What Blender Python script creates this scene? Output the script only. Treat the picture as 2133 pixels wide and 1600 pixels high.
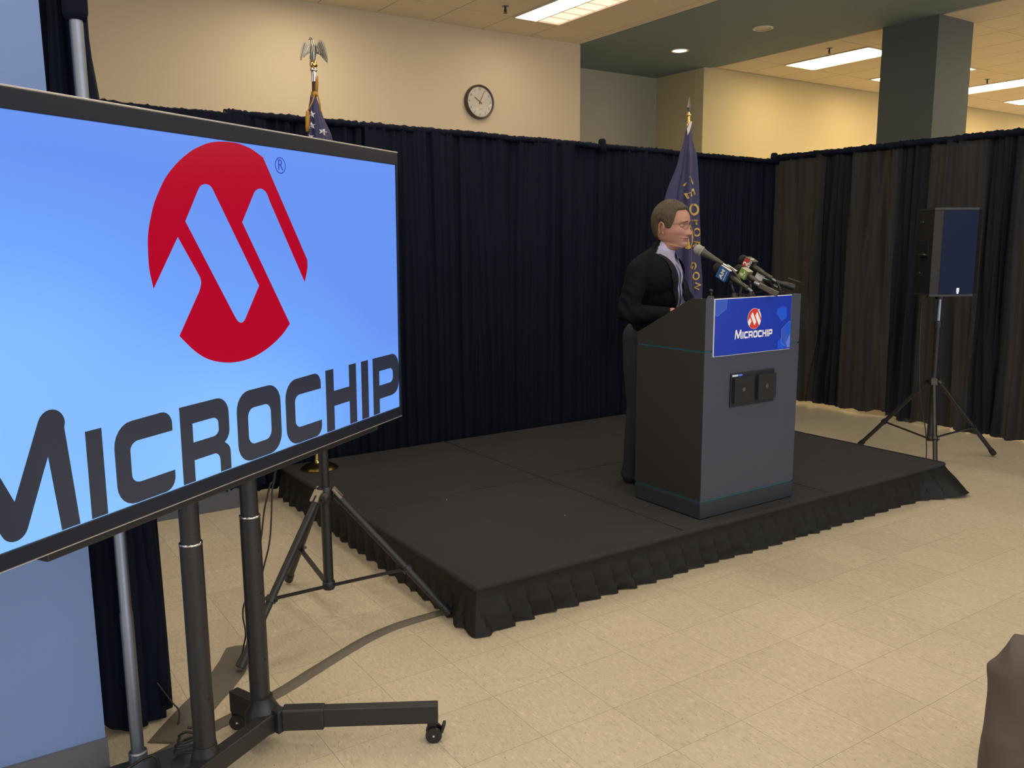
import bpy, bmesh, math, random
from math import sin, cos, pi, radians, sqrt, atan2
from mathutils import Vector, Matrix, Euler, noise
from mathutils.bvhtree import BVHTree
random.seed(7)
for o in list(bpy.data.objects): bpy.data.objects.remove(o)
SC = bpy.context.scene
COL = SC.collection

# ------------------------------------------------------------------ camera, world, exposure
YAW = radians(33.83)
def V(*a): return Vector(a)
cam_d = bpy.data.cameras.new('camera'); cam = bpy.data.objects.new('camera', cam_d); COL.objects.link(cam)
SC.camera = cam
cam_d.sensor_fit = 'HORIZONTAL'; cam_d.sensor_width = 36.0; cam_d.lens = 36.0*1775.0/2133.0
cam_d.clip_start = 0.05; cam_d.clip_end = 200
def axes():
    pit, rol = 0.1613, -0.0073
    F = V(0, cos(pit), -sin(pit)); R = V(1, 0, 0); U = R.cross(F)
    R2 = R*cos(rol)+U*sin(rol); U2 = U*cos(rol)-R*sin(rol)
    m = Matrix.Rotation(-(pi/2-YAW)+pi/2-pi/2+0, 3, 'Z')
    def w(v): return V(v.x*cos(YAW)+v.y*sin(YAW), -v.x*sin(YAW)+v.y*cos(YAW), v.z)
    return w(F), w(R2), w(U2)
_F, _R, _U = axes()
cam.matrix_world = Matrix(((_R.x, _U.x, -_F.x, 0), (_R.y, _U.y, -_F.y, 0), (_R.z, _U.z, -_F.z, 1.6), (0, 0, 0, 1)))
SC.view_settings.view_transform = 'Standard'
try: SC.view_settings.look = 'None'
except Exception: pass
SC.view_settings.gamma = 1.0
SC.view_settings.use_curve_mapping = False
SC.view_settings.exposure = 0.42
wd = bpy.data.worlds.new('world'); SC.world = wd; wd.use_nodes = True
bg = wd.node_tree.nodes['Background']; bg.inputs[0].default_value = (1.0, 0.92, 0.80, 1); bg.inputs[1].default_value = 0.75

def area_light(name, loc, rot, sx, sy, power, col):
    d = bpy.data.lights.new(name, 'AREA'); d.shape = 'RECTANGLE'; d.size = sx; d.size_y = sy
    d.energy = power; d.color = col
    o = bpy.data.objects.new(name, d); COL.objects.link(o); o.location = loc; o.rotation_euler = rot
    return o
# cool light added on the audience side; its source is unseen
area_light('audience_cool_light', (3.0, -4.2, 1.9), (radians(90), 0, 0), 8.0, 1.8, 95, (0.55, 0.72, 1.0))
TROFFER_E = 9.0
TROFFER_R = 10.0

# ------------------------------------------------------------------ materials
def mat(name, col, rough=0.6, metal=0.0, bump=0.0, bscale=60.0, vary=0.0, vscale=8.0, spec=0.5, emit=None, estr=1.0, sheen=0.0, coat=0.0):
    m = bpy.data.materials.new(name); m.use_nodes = True
    nt = m.node_tree; b = nt.nodes['Principled BSDF']
    b.inputs['Base Color'].default_value = (*col, 1); b.inputs['Roughness'].default_value = rough
    b.inputs['Metallic'].default_value = metal; b.inputs['Specular IOR Level'].default_value = spec
    b.inputs['Sheen Weight'].default_value = sheen; b.inputs['Coat Weight'].default_value = coat
    tc = nt.nodes.new('ShaderNodeTexCoord')
    if vary > 0:
        n = nt.nodes.new('ShaderNodeTexNoise'); n.inputs['Scale'].default_value = vscale; n.inputs['Detail'].default_value = 5
        nt.links.new(tc.outputs['Object'], n.inputs['Vector'])
        mr = nt.nodes.new('ShaderNodeMapRange'); mr.inputs[3].default_value = 1-vary; mr.inputs[4].default_value = 1+vary
        nt.links.new(n.outputs['Fac'], mr.inputs[0])
        mx = nt.nodes.new('ShaderNodeVectorMath'); mx.operation = 'SCALE'; mx.inputs[0].default_value = col
        nt.links.new(mr.outputs[0], mx.inputs['Scale']); nt.links.new(mx.outputs[0], b.inputs['Base Color'])
    if bump > 0:
        n2 = nt.nodes.new('ShaderNodeTexNoise'); n2.inputs['Scale'].default_value = bscale; n2.inputs['Detail'].default_value = 3
        nt.links.new(tc.outputs['Object'], n2.inputs['Vector'])
        bp = nt.nodes.new('ShaderNodeBump'); bp.inputs['Strength'].default_value = bump; bp.inputs['Distance'].default_value = 0.01
        nt.links.new(n2.outputs['Fac'], bp.inputs['Height']); nt.links.new(bp.outputs[0], b.inputs['Normal'])
    if emit:
        b.inputs['Emission Color'].default_value = (*emit, 1); b.inputs['Emission Strength'].default_value = estr
    return m

def floor_mat(name, sx, sy):
    m = bpy.data.materials.new(name); m.use_nodes = True; nt = m.node_tree; N = nt.nodes; L = nt.links
    b = N['Principled BSDF']; b.inputs['Roughness'].default_value = 0.36; b.inputs['Specular IOR Level'].default_value = 0.45
    tc = N.new('ShaderNodeTexCoord'); oi = N.new('ShaderNodeObjectInfo'); ge = N.new('ShaderNodeNewGeometry')
    sc = N.new('ShaderNodeVectorMath'); sc.operation = 'MULTIPLY'; sc.inputs[1].default_value = (sx, sy, 1)
    L.new(ge.outputs['Position'], sc.inputs[0])
    ad = N.new('ShaderNodeVectorMath'); ad.operation = 'ADD'; L.new(sc.outputs[0], ad.inputs[0])
    ml = N.new('ShaderNodeMath'); ml.operation = 'MULTIPLY'; ml.inputs[1].default_value = 300; L.new(oi.outputs['Random'], ml.inputs[0])
    L.new(ml.outputs[0], ad.inputs[1])
    n1 = N.new('ShaderNodeTexNoise'); n1.inputs['Scale'].default_value = 1.0; n1.inputs['Detail'].default_value = 2.5; n1.inputs['Distortion'].default_value = 0.6
    L.new(ad.outputs[0], n1.inputs['Vector'])
    r1 = N.new('ShaderNodeValToRGB'); e = r1.color_ramp.elements
    e[0].position = 0.30; e[0].color = (0.42, 0.355, 0.262, 1); e[1].position = 0.72; e[1].color = (0.60, 0.52, 0.40, 1)
    k = r1.color_ramp.elements.new(0.42); k.color = (0.49, 0.418, 0.312, 1); k = r1.color_ramp.elements.new(0.6); k.color = (0.52, 0.445, 0.333, 1)
    L.new(n1.outputs['Fac'], r1.inputs[0])
    mr = N.new('ShaderNodeMapRange'); mr.inputs[3].default_value = 0.955; mr.inputs[4].default_value = 1.035; L.new(oi.outputs['Random'], mr.inputs[0])
    mx = N.new('ShaderNodeVectorMath'); mx.operation = 'SCALE'; L.new(r1.outputs[0], mx.inputs[0]); L.new(mr.outputs[0], mx.inputs['Scale'])
    n3 = N.new('ShaderNodeTexNoise'); n3.inputs['Scale'].default_value = 2.6; n3.inputs['Detail'].default_value = 0
    L.new(ad.outputs[0], n3.inputs['Vector'])
    r3 = N.new('ShaderNodeValToRGB'); r3.color_ramp.elements[0].position = 0.80; r3.color_ramp.elements[0].color = (0, 0, 0, 1); r3.color_ramp.elements[1].position = 0.84
    L.new(n3.outputs['Fac'], r3.inputs[0])
    mc = N.new('ShaderNodeMixRGB'); L.new(r3.outputs[0], mc.inputs[0]); L.new(mx.outputs[0], mc.inputs[1]); mc.inputs[2].default_value = (0.2, 0.13, 0.08, 1)
    L.new(mc.outputs[0], b.inputs['Base Color'])
    return m

def drape_mat(name, col, trans, tcol, weave=True, open_=0.0):
    m = bpy.data.materials.new(name); m.use_nodes = True; nt = m.node_tree; N = nt.nodes; L = nt.links
    b = N['Principled BSDF']; b.inputs['Base Color'].default_value = (*col, 1); b.inputs['Roughness'].default_value = 0.75
    b.inputs['Sheen Weight'].default_value = 0.0; b.inputs['Specular IOR Level'].default_value = 0.10
    out = N['Material Output']
    tc = N.new('ShaderNodeTexCoord'); n = N.new('ShaderNodeTexNoise'); n.inputs['Scale'].default_value = 420; n.inputs['Detail'].default_value = 1
    L.new(tc.outputs['Object'], n.inputs['Vector'])
    mr = N.new('ShaderNodeMapRange'); mr.inputs[3].default_value = 0.6; mr.inputs[4].default_value = 1.4; L.new(n.outputs['Fac'], mr.inputs[0])
    mx = N.new('ShaderNodeVectorMath'); mx.operation = 'SCALE'; mx.inputs[0].default_value = col; L.new(mr.outputs[0], mx.inputs['Scale']); L.new(mx.outputs[0], b.inputs['Base Color'])
    if trans > 0:
        t = N.new('ShaderNodeBsdfTranslucent'); t.inputs[0].default_value = (*tcol, 1)
        ms = N.new('ShaderNodeMixShader'); ms.inputs[0].default_value = trans
        L.new(b.outputs[0], ms.inputs[1]); L.new(t.outputs[0], ms.inputs[2]); last = ms
        L.new(last.outputs[0], out.inputs[0])
    return m

M = {}
M['wall'] = mat('wall_paint_beige', (0.68, 0.56, 0.385), 0.8, vary=0.02, vscale=2, bump=0.03, bscale=150)
M['wall_alcove'] = mat('wall_paint_grey', (0.44, 0.42, 0.34), 0.8, vary=0.02, vscale=2)
M['wall_olive'] = mat('wall_paint_olive', (0.60, 0.52, 0.32), 0.8, vary=0.02, vscale=2)
M['wall_far'] = mat('wall_paint_yellow', (0.66, 0.56, 0.335), 0.8, vary=0.02, vscale=2)
M['wall_left'] = mat('wall_blue_glow', (0.155, 0.245, 0.50), 0.7, vary=0.02, vscale=2)  # blue glow falling on the grey wall, put into its colour
M['base'] = mat('cove_base_grey', (0.10, 0.105, 0.125), 0.5, vary=0.05)
M['teal'] = mat('soffit_teal', (0.19, 0.26, 0.28), 0.75, vary=0.03)
M['teal_col'] = mat('column_teal', (0.10, 0.117, 0.115), 0.75, bump=0.1, bscale=120, vary=0.08, vscale=60)
M['tile'] = mat('ceiling_tile_white', (0.80, 0.70, 0.53), 0.9, bump=0.35, bscale=160, vary=0.07, vscale=120)
M['grid'] = mat('ceiling_grid', (0.36, 0.30, 0.20), 0.6, vary=0.02)
M['floor_a'] = floor_mat('vinyl_tile_grain_x', 105, 42)
M['floor_b'] = floor_mat('vinyl_tile_grain_y', 95, 34)
M['slab'] = mat('floor_slab', (0.13, 0.10, 0.07), 0.7, vary=0.05)
M['drape'] = drape_mat('black_drape', (0.0055, 0.0078, 0.0190), 0.0, (0, 0, 0))  # black cloth, the television's blue light mixed into its colour
M['drape_sheer'] = drape_mat('black_drape_sheer', (0.012, 0.0145, 0.023), 0.15, (0.20, 0.19, 0.175))
M['black'] = mat('black_satin', (0.012, 0.012, 0.014), 0.45, bump=0.05, vary=0.1)
M['blackm'] = mat('black_powdercoat', (0.015, 0.015, 0.018), 0.38, bump=0.15, bscale=300, spec=0.5, vary=0.1)
M['chrome'] = mat('chrome', (0.75, 0.76, 0.78), 0.12, 1.0, vary=0.03)
M['alu'] = mat('brushed_aluminium', (0.24, 0.27, 0.34), 0.42, 1.0, vary=0.08, vscale=40)
M['brass'] = mat('polished_brass', (0.80, 0.58, 0.22), 0.15, 1.0, vary=0.05)
M['carpet'] = mat('stage_carpet_black', (0.0165, 0.0165, 0.0205), 0.9, bump=0.4, bscale=400, vary=0.3, vscale=7)
M['skirt'] = mat('stage_skirt_satin', (0.010, 0.0095, 0.0095), 0.6, bump=0.2, bscale=25, vary=0.15, spec=0.25)
M['lam_dark'] = mat('laminate_charcoal', (0.022, 0.0205, 0.0195), 0.55, bump=0.1, bscale=400, vary=0.2, vscale=300)
M['lam_plinth'] = mat('laminate_plinth', (0.020, 0.023, 0.034), 0.55, bump=0.08, bscale=400, vary=0.12, vscale=300)
M['lam_front_lit'] = mat('laminate_front_lit', (0.042, 0.050, 0.076), 0.5, bump=0.08, bscale=400, vary=0.12, vscale=300)  # lectern front: the cool light on it is part of this colour
M['tealtrim'] = mat('teal_reveal', (0.012, 0.10, 0.14), 0.45, vary=0.05)
M['white'] = mat('white_print', (0.8, 0.8, 0.82), 0.5, vary=0.02)
M['red'] = mat('red_print', (0.60, 0.03, 0.025), 0.5, vary=0.02)

# ------------------------------------------------------------------ object helpers
ORG = {}
def top(name, label, cat, loc, group=None):
    o = bpy.data.objects.new(name, None); COL.objects.link(o); o.location = loc; o.empty_display_size = 0.1
    o['label'] = label; o['category'] = cat
    if group: o['group'] = group
    ORG[o.name] = Vector(loc); return o
def tag(o, label, cat, group=None):
    o['label'] = label; o['category'] = cat
    if group: o['group'] = group
    return o
def obj(name, bm, m, parent=None, loc=None, smooth=False, label=None, auto=None):
    """world-space bmesh -> one mesh object; verts are made relative to the parent's origin"""
    if parent is not None: org = ORG[parent.name]
    else: org = Vector(loc) if loc is not None else Vector((0, 0, 0))
    bmesh.ops.translate(bm, verts=bm.verts, vec=-org)
    me = bpy.data.meshes.new(name); bm.to_mesh(me); bm.free()
    ms = m if isinstance(m, (list, tuple)) else [m]
    for x in ms: me.materials.append(x)
    if smooth:
        for p in me.polygons: p.use_smooth = True
        if auto is not None:
            try: me.set_sharp_from_angle(angle=radians(auto))
            except Exception: pass
    o = bpy.data.objects.new(name, me); COL.objects.link(o)
    if parent is not None: o.parent = parent
    else: o.location = org
    ORG[o.name] = org
    if label: o['label'] = label
    return o
def struct(name, bm, m, loc=None, parent=None):
    o = obj(name, bm, m, parent, loc)
    if parent is None: o['kind'] = 'structure'
    return o
def nb(): return bmesh.new()
def box(bm, a, b, mi=0, bev=0.0):
    a = Vector(a); b = Vector(b)
    vs = [bm.verts.new((x, y, z)) for z in (a.z, b.z) for y in (a.y, b.y) for x in (a.x, b.x)]
    fs = []
    for q in ((0, 2, 3, 1), (4, 5, 7, 6), (0, 1, 5, 4), (2, 6, 7, 3), (0, 4, 6, 2), (1, 3, 7, 5)):
        f = bm.faces.new([vs[i] for i in q]); f.material_index = mi; fs.append(f)
    if bev > 0:
        es = list({e for f in fs for e in f.edges})
        bmesh.ops.bevel(bm, geom=es, offset=bev, segments=2, affect='EDGES', profile=0.5)
    return vs
def obox(bm, c, ax, ay, az, sx, sy, sz, mi=0, bev=0.0):
    """oriented box, full sizes"""
    c = Vector(c); vs = []
    for k in (-.5, .5):
        for j in (-.5, .5):
            for i in (-.5, .5): vs.append(bm.verts.new(c+ax*(sx*i)+ay*(sy*j)+az*(sz*k)))
    fs = []
    for q in ((0, 2, 3, 1), (4, 5, 7, 6), (0, 1, 5, 4), (2, 6, 7, 3), (0, 4, 6, 2), (1, 3, 7, 5)):
        f = bm.faces.new([vs[i] for i in q]); f.material_index = mi; fs.append(f)
    if bev > 0:
        bmesh.ops.bevel(bm, geom=list({e for f in fs for e in f.edges}), offset=bev, segments=2, affect='EDGES', profile=0.5)
    bmesh.ops.recalc_face_normals(bm, faces=bm.faces)
def frm(d):
    d = d.normalized(); h = V(0, 0, 1) if abs(d.z) < 0.95 else V(1, 0, 0)
    x = d.cross(h).normalized(); return x, d.cross(x).normalized(), d
def tube(bm, pts, r, seg=12, caps=True, mi=0, flat=1.0):
    """tube along points; r is a number or a list"""
    pts = [Vector(p) for p in pts]; n = len(pts); rs = r if isinstance(r, (list, tuple)) else [r]*n
    rings = []; px = None
    for i, p in enumerate(pts):
        d = (pts[min(i+1, n-1)]-pts[max(i-1, 0)])
        if d.length < 1e-9: d = V(0, 0, 1)
        d.normalize()
        if px is None: x, y, _ = frm(d)
        else:
            x = (px-d*px.dot(d)); x = x.normalized() if x.length > 1e-6 else frm(d)[0]; y = d.cross(x)
        px = x
        rings.append([bm.verts.new(p+x*(rs[i]*cos(2*pi*k/seg))+y*(rs[i]*flat*sin(2*pi*k/seg))) for k in range(seg)])
    for i in range(n-1):
        for k in range(seg):
            f = bm.faces.new((rings[i][k], rings[i][(k+1) % seg], rings[i+1][(k+1) % seg], rings[i+1][k])); f.material_index = mi
    if caps:
        f = bm.faces.new(rings[0][::-1]); f.material_index = mi
        f = bm.faces.new(rings[-1]); f.material_index = mi
def lathe(bm, base, prof, ax=None, seg=24, mi=0, caps=True):
    """prof: list of (r, h) along axis"""
    base = Vector(base); ax = ax or V(0, 0, 1); x, y, d = frm(ax); rings = []
    for r, h in prof:
        rings.append([bm.verts.new(base+d*h+x*(max(r, 1e-5)*cos(2*pi*k/seg))+y*(max(r, 1e-5)*sin(2*pi*k/seg))) for k in range(seg)])
    for i in range(len(rings)-1):
        for k in range(seg):
            f = bm.faces.new((rings[i][k], rings[i][(k+1) % seg], rings[i+1][(k+1) % seg], rings[i+1][k])); f.material_index = mi
    if caps: bm.faces.new(rings[0][::-1]).material_index = mi; bm.faces.new(rings[-1]).material_index = mi
def ball(bm, c, rx, ry=None, rz=None, u=16, v=10, rot=None, mi=0):
    ry = rx if ry is None else ry; rz = rx if rz is None else rz
    m = Matrix.Translation(Vector(c)) @ (rot.to_4x4() if rot is not None else Matrix.Identity(4)) @ Matrix.Diagonal((rx, ry, rz, 1))
    r = bmesh.ops.create_uvsphere(bm, u_segments=u, v_segments=v, radius=1.0, matrix=m)
    for vv in r['verts']:
        for f in vv.link_faces: f.material_index = mi
def plate(bm, pts, nrm, th, mi=0):
    """extruded polygon: pts in world, thickness th along nrm"""
    nrm = Vector(nrm).normalized(); a = [bm.verts.new(Vector(p)) for p in pts]; b = [bm.verts.new(Vector(p)+nrm*th) for p in pts]
    n = len(pts)
    f1 = bm.faces.new(a[::-1]); f2 = bm.faces.new(b); f1.material_index = mi; f2.material_index = mi
    for i in range(n):
        f = bm.faces.new((a[i], a[(i+1) % n], b[(i+1) % n], b[i])); f.material_index = mi
    bmesh.ops.triangulate(bm, faces=[f1, f2])
def strip_poly(bm, A, B, mi=0):
    """quad strip between two polylines"""
    a = [bm.verts.new(Vector(p)) for p in A]; b = [bm.verts.new(Vector(p)) for p in B]
    for i in range(len(a)-1):
        bm.faces.new((a[i], a[i+1], b[i+1], b[i])).material_index = mi
def curve_shape(name, loops, org, X, Y, m, parent, th=0.0006, label=None):
    """flat shape with holes from 2D loops, laid on a plane (org, X, Y) and given thickness th"""
    cu = bpy.data.curves.new(name, 'CURVE'); cu.dimensions = '2D'; cu.fill_mode = 'BOTH'; cu.extrude = th
    for lp in loops:
        s = cu.splines.new('POLY'); s.points.add(len(lp)-1)
        for i, p in enumerate(lp): s.points[i].co = (p[0], p[1], 0, 1)
        s.use_cyclic_u = True
    return _cv(name, cu, org, X, Y, m, parent, label)
def text_shape(name, txt, size, org, X, Y, m, parent, th=0.0004, label=None, sx=1.0, align='CENTER', sp=1.0, bold=0.0):
    cu = bpy.data.curves.new(name, 'FONT'); cu.body = txt; cu.size = size; cu.extrude = th; cu.align_x = align; cu.align_y = 'CENTER'
    cu.space_character = sp; cu.resolution_u = 5; cu.offset = bold*size
    return _cv(name, cu, org, Vector(X)*sx, Y, m, parent, label)
def _cv(name, cu, org, X, Y, m, parent, label):
    t = bpy.data.objects.new('tmp', cu); COL.objects.link(t)
    dg = bpy.context.evaluated_depsgraph_get(); dg.update()
    me = bpy.data.meshes.new_from_object(t.evaluated_get(dg), depsgraph=dg)
    bpy.data.objects.remove(t); bpy.data.curves.remove(cu)
    X = Vector(X); Y = Vector(Y); Z = X.normalized().cross(Y.normalized()); org = Vector(org)
    bm = nb(); bm.from_mesh(me); bpy.data.meshes.remove(me)
    for v in bm.verts: v.co = org+X*v.co.x+Y*v.co.y+Z*v.co.z
    for f in bm.faces: f.material_index = 0
    return obj(name, bm, m, parent, label=label, loc=org if parent is None else None)
def copy_tree(o, loc=None, parent=None, label=None):
    c = o.copy(); COL.objects.link(c); c.parent = parent
    if loc is not None: c.location = loc
    if label: c['label'] = label
    ORG[c.name] = Vector(c.location)
    for ch in list(o.children): copy_tree(ch, None, c)
    return c
# ------------------------------------------------------------------ room shell
CZ = 3.86; WY = 8.05
bm = nb(); box(bm, (-6, -4.5, -0.15), (20, 10, -0.004)); floor = struct('floor', bm, M['slab'])
# vinyl tiles, each its own piece (nearest in view), the rest one joined part
M['joint'] = mat('tile_joint', (0.19, 0.15, 0.105), 0.8, vary=0.1)
TS = 0.3048; OX = 0.3008; OY = 0.2685
tm = {}
for k in ('floor_a', 'floor_b'):
    b_ = nb(); h = TS/2-0.0004
    box(b_, (-h, -h, -0.004), (h, h, 0.0)); b_.faces.ensure_lookup_table()
    for f_ in b_.faces: f_.material_index = 0 if f_.calc_center_median().z > -1e-4 else 1
    me = bpy.data.meshes.new('tile'); b_.to_mesh(me); b_.free(); me.materials.append(M[k]); me.materials.append(M['joint']); tm[k] = me
cells = []
for i in range(-20, 64):
    for j in range(-15, 32):
        cx = OX+(i+.5)*TS; cy = OY+(j+.5)*TS
        if not (-5.8 < cx < 19.8 and -4.3 < cy < 9.8): continue
        d = V(cx, cy, -1.6); z = d.dot(_F); u = d.dot(_R)/z if z > .2 else 9; v = d.dot(_U)/z if z > .2 else 9
        vis = z > .2 and abs(u) < 0.66 and abs(v) < 0.52
        under = 1.95 < cx < 5.1 and 3.05 < cy < 5.2
        beyond = cx > 7.2 or cy > 5.6 or (cy > 3 and cx < .1)
        cells.append((0 if (vis and not under and not beyond) else 1, z, cx, cy, (i+j) % 2))
cells.sort(key=lambda t: (t[0], t[1])); rest = {0: nb(), 1: nb()}
for n, (far, z, cx, cy, par) in enumerate(cells):
    if n < 300 and far == 0:
        o = bpy.data.objects.new('tile', tm['floor_a' if par else 'floor_b']); COL.objects.link(o); o.parent = floor; o.location = (cx, cy, 0)
    else:
        h = TS/2-0.0004; box(rest[par], (cx-h, cy-h, -0.004), (cx+h, cy+h, 0))
for par in (0, 1):
    for f_ in rest[par].faces: f_.material_index = 0 if f_.calc_center_median().z > -1e-4 else 1
    o = obj('tiles', rest[par], [M['floor_a' if par else 'floor_b'], M['joint']], floor); o['kind'] = 'stuff'

bm = nb(); box(bm, (-6, WY, 0), (6.37, WY+.15, CZ+.1)); struct('wall_back', bm, M['wall'])
bm = nb(); box(bm, (6.22, WY+.15, 0), (6.37, 9.05, CZ+.1)); struct('wall_alcove_side', bm, M['wall_alcove'])
bm = nb(); box(bm, (6.22, 9.05, 0), (8.65, 9.2, CZ+.1)); struct('wall_alcove_back', bm, M['wall_alcove'])
bm = nb(); box(bm, (8.50, 8.32, 0), (8.65, 9.05, CZ+.1)); struct('wall_alcove_right', bm, M['wall_olive'])
bm = nb(); box(bm, (8.50, 8.17, 0), (20, 8.32, CZ+.1)); struct('wall_far', bm, M['wall_far'])
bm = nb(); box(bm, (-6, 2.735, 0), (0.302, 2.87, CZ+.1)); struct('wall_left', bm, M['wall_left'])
bm = nb(); box(bm, (-6, 2.722, 0), (0.306, 2.735, .10)); struct('baseboard_left', bm, M['base'])
bm = nb(); box(bm, (0.05, 5.20, 0), (1.50, 5.235, .16)); struct('baseboard_back', bm, M['base'])
bm = nb(); box(bm, (8.6, 5.09, 0), (9.245, 5.71, CZ)); struct('column', bm, M['teal_col'])

# ceiling: slab, teal soffit, lay-in tiles as pieces
bm = nb(); box(bm, (-6, -4.5, CZ+.012), (6.36, WY, CZ+.14)); ceil = struct('ceiling', bm, M['grid'])
bm = nb(); box(bm, (6.36, -4.5, CZ-.006), (8.6, 9.05, CZ+.14)); struct('ceiling_soffit', bm, M['teal'])
bm = nb(); box(bm, (8.6, -4.5, CZ+.012), (20, 8.17, CZ+.14)); ceil2 = struct('ceiling_far', bm, M['grid'])
def ctile(w, l):
    b_ = nb(); box(b_, (-w/2, -l/2, 0), (w/2, l/2, .012)); me = bpy.data.meshes.new('ceiling_tile'); b_.to_mesh(me); b_.free(); me.materials.append(M['tile']); return me
GX, GY = 0.606, 1.22
LX = [6.25-GX*k for k in range(0, 19)]            # grid lines left room (X)
LY = [7.48-GY*k for k in range(0, 9)]
lights_l = [(6.25-GX-GX/2-2.0*GX*2*k-0.0, 7.48-GY/2-2*GY*j) for k in range(0, 4) for j in range(0, 5) if not (k >= 2 and j == 0)]
def near(cx, cy, L): return any(abs(cx-a) < .2 and abs(cy-b_) < .4 for a, b_ in L)
me_full = ctile(GX-.012, GY-.012); me_b = ctile(GX-.012, .57-.008); me_e = ctile(.11-.01, GY-.012); me_eb = ctile(.10, .562)
cnt = 0; restc = nb()
def put(me, cx, cy, par, w, l):
    global cnt
    d = V(cx, cy, CZ-1.6); z = d.dot(_F)
    if z > 1 and abs(d.dot(_R)/z) < .8 and d.dot(_U)/z < .75:
        o = bpy.data.objects.new('ceiling_tile', me); COL.objects.link(o); o.parent = par; o.location = (cx, cy, CZ)
    else:
        b_ = restc if par is ceil else restc2
        box(b_, (cx-w/2, cy-l/2, CZ), (cx+w/2, cy+l/2, CZ+.012))
restc2 = nb()
for i in range(18):
    cx = LX[i]-GX/2
    put(me_b, cx, 7.48+.285, ceil, GX-.012, .562)
    for j in range(8):
        cy = LY[j]-GY/2
        if near(cx, cy, lights_l): continue
        put(me_full, cx, cy, ceil, GX-.012, GY-.012)
put(me_eb, 6.305, 7.48+.285, ceil, .1, .562)
for j in range(8): put(me_e, 6.305, LY[j]-GY/2, ceil, .1, GY-.012)
RX = [8.6+.09+GX*k for k in range(0, 19)]
lights_r = [(9.58+3*GX*k, 6.94-3.6*j) for k in range(0, 6) for j in range(0, 3)]
RXL = [9.58-GX/2+GX*k for k in range(-1, 18)]
RY = [7.55-GY*k for k in range(0, 9)]
for i in range(18):
    cx = RXL[i]+GX/2
    put(me_b, cx, 7.55+.29, ceil2, GX-.012, .562)
    for j in range(8):
        cy = RY[j]-GY/2
        if near(cx, cy, lights_r): continue
        put(me_full, cx, cy, ceil2, GX-.012, GY-.012)
o = obj('ceiling_tiles', restc, M['tile'], ceil); o['kind'] = 'stuff'
o = obj('ceiling_tiles', restc2, M['tile'], ceil2); o['kind'] = 'stuff'

# troffers
def lens_mat(name, col, s, cell):
    m = bpy.data.materials.new(name); m.use_nodes = True; nt = m.node_tree; N = nt.nodes; L = nt.links
    b = N['Principled BSDF']; b.inputs['Base Color'].default_value = (.8, .8, .78, 1); b.inputs['Emission Strength'].default_value = s
    tc = N.new('ShaderNodeTexCoord'); w = N.new('ShaderNodeTexNoise'); w.inputs['Scale'].default_value = cell
    L.new(tc.outputs['Object'], w.inputs['Vector'])
    mr = N.new('ShaderNodeMapRange'); mr.inputs[3].default_value = .75; mr.inputs[4].default_value = 1.25; L.new(w.outputs['Fac'], mr.inputs[0])
    mx = N.new('ShaderNodeVectorMath'); mx.operation = 'SCALE'; mx.inputs[0].default_value = col; L.new(mr.outputs[0], mx.inputs['Scale'])
    L.new(mx.outputs[0], b.inputs['Emission Color']); return m
M['lens'] = lens_mat('lit_lens', (1.0, .88, .68), TROFFER_E, 6)
M['lens_pink'] = lens_mat('lit_lens_pink', (1.0, .62, .40), TROFFER_E*.13, 6)
M['lens_r'] = lens_mat('lit_lens_far', (1.0, .80, .45), TROFFER_R, 6)
M['troffer'] = mat('troffer_enamel', (.75, .70, .6), .4, vary=.02)
def troffer(cx, cy, label, lm, lm2, grp):
    t = top('ceiling_light', label, 'ceiling light', (cx, cy, CZ), grp)
    w, l = .565, 1.19
    b_ = nb()
    for s in (-1, 1):
        box(b_, (cx+s*w/2-.008, cy-l/2, CZ-.010), (cx+s*w/2+.008, cy+l/2, CZ+.012))
        box(b_, (cx-w/2, cy+s*l/2-.008, CZ-.010), (cx+w/2, cy+s*l/2+.008, CZ+.012))
    box(b_, (cx-.009, cy-l/2, CZ-.006), (cx+.009, cy+l/2, CZ+.010))
    for k in range(1, 6): 
        yy = cy-l/2+l*k/6; box(b_, (cx-w/2, yy-.002, CZ-.003), (cx+w/2, yy+.002, CZ+.008))
    obj('frame', b_, M['troffer'], t)
    for s, m_ in ((-1, lm), (1, lm2)):
        b_ = nb(); x0, x1 = (cx-w/2+.008, cx-.009) if s < 0 else (cx+.009, cx+w/2-.008)
        # shallow V-shaped prismatic lens
        n = 6
        for k in range(n):
            y0 = cy-l/2+.008+(l-.016)*k/n; y1 = y0+(l-.016)/n
            vs = [b_.verts.new(p) for p in ((x0, y0, CZ+.006), (x1, y0, CZ+.006), (x1, y1, CZ+.006), (x0, y1, CZ+.006), ((x0+x1)/2, (y0+y1)/2, CZ+.001))]
            for q in ((0, 1, 4), (1, 2, 4), (2, 3, 4), (3, 0, 4)): b_.faces.new([vs[a] for a in q[::-1]])
        obj('lens', b_, m_, t)
    return t
for n, (cx, cy) in enumerate(lights_l):
    if n == 0: troffer(cx, cy, 'recessed ceiling light nearest the wall clock, one lamp bright and one pinkish', M['lens'], M['lens_pink'], None)
    else: troffer(cx, cy, 'recessed ceiling light over the audience side, outside the picture', M['lens'], M['lens'], 'recessed lights above the audience')
fl = {0: 'long bright recessed ceiling light left of the teal column', 1: 'far ceiling light just peeking out left of the teal column', 2: 'bright ceiling light directly right of the teal column', 3: 'far small bright ceiling light at the right picture edge'}
for n, (cx, cy) in enumerate(lights_r):
    k, j = divmod(n, 3)
    if j == 0 and k in fl: troffer(cx, cy, fl[k], M['lens_r'], M['lens_r'], None)
    else: troffer(cx, cy, 'recessed ceiling light of the room behind the curtain, outside the picture', M['lens_r'], M['lens_r'], 'lights of the room behind the curtain')
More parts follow.
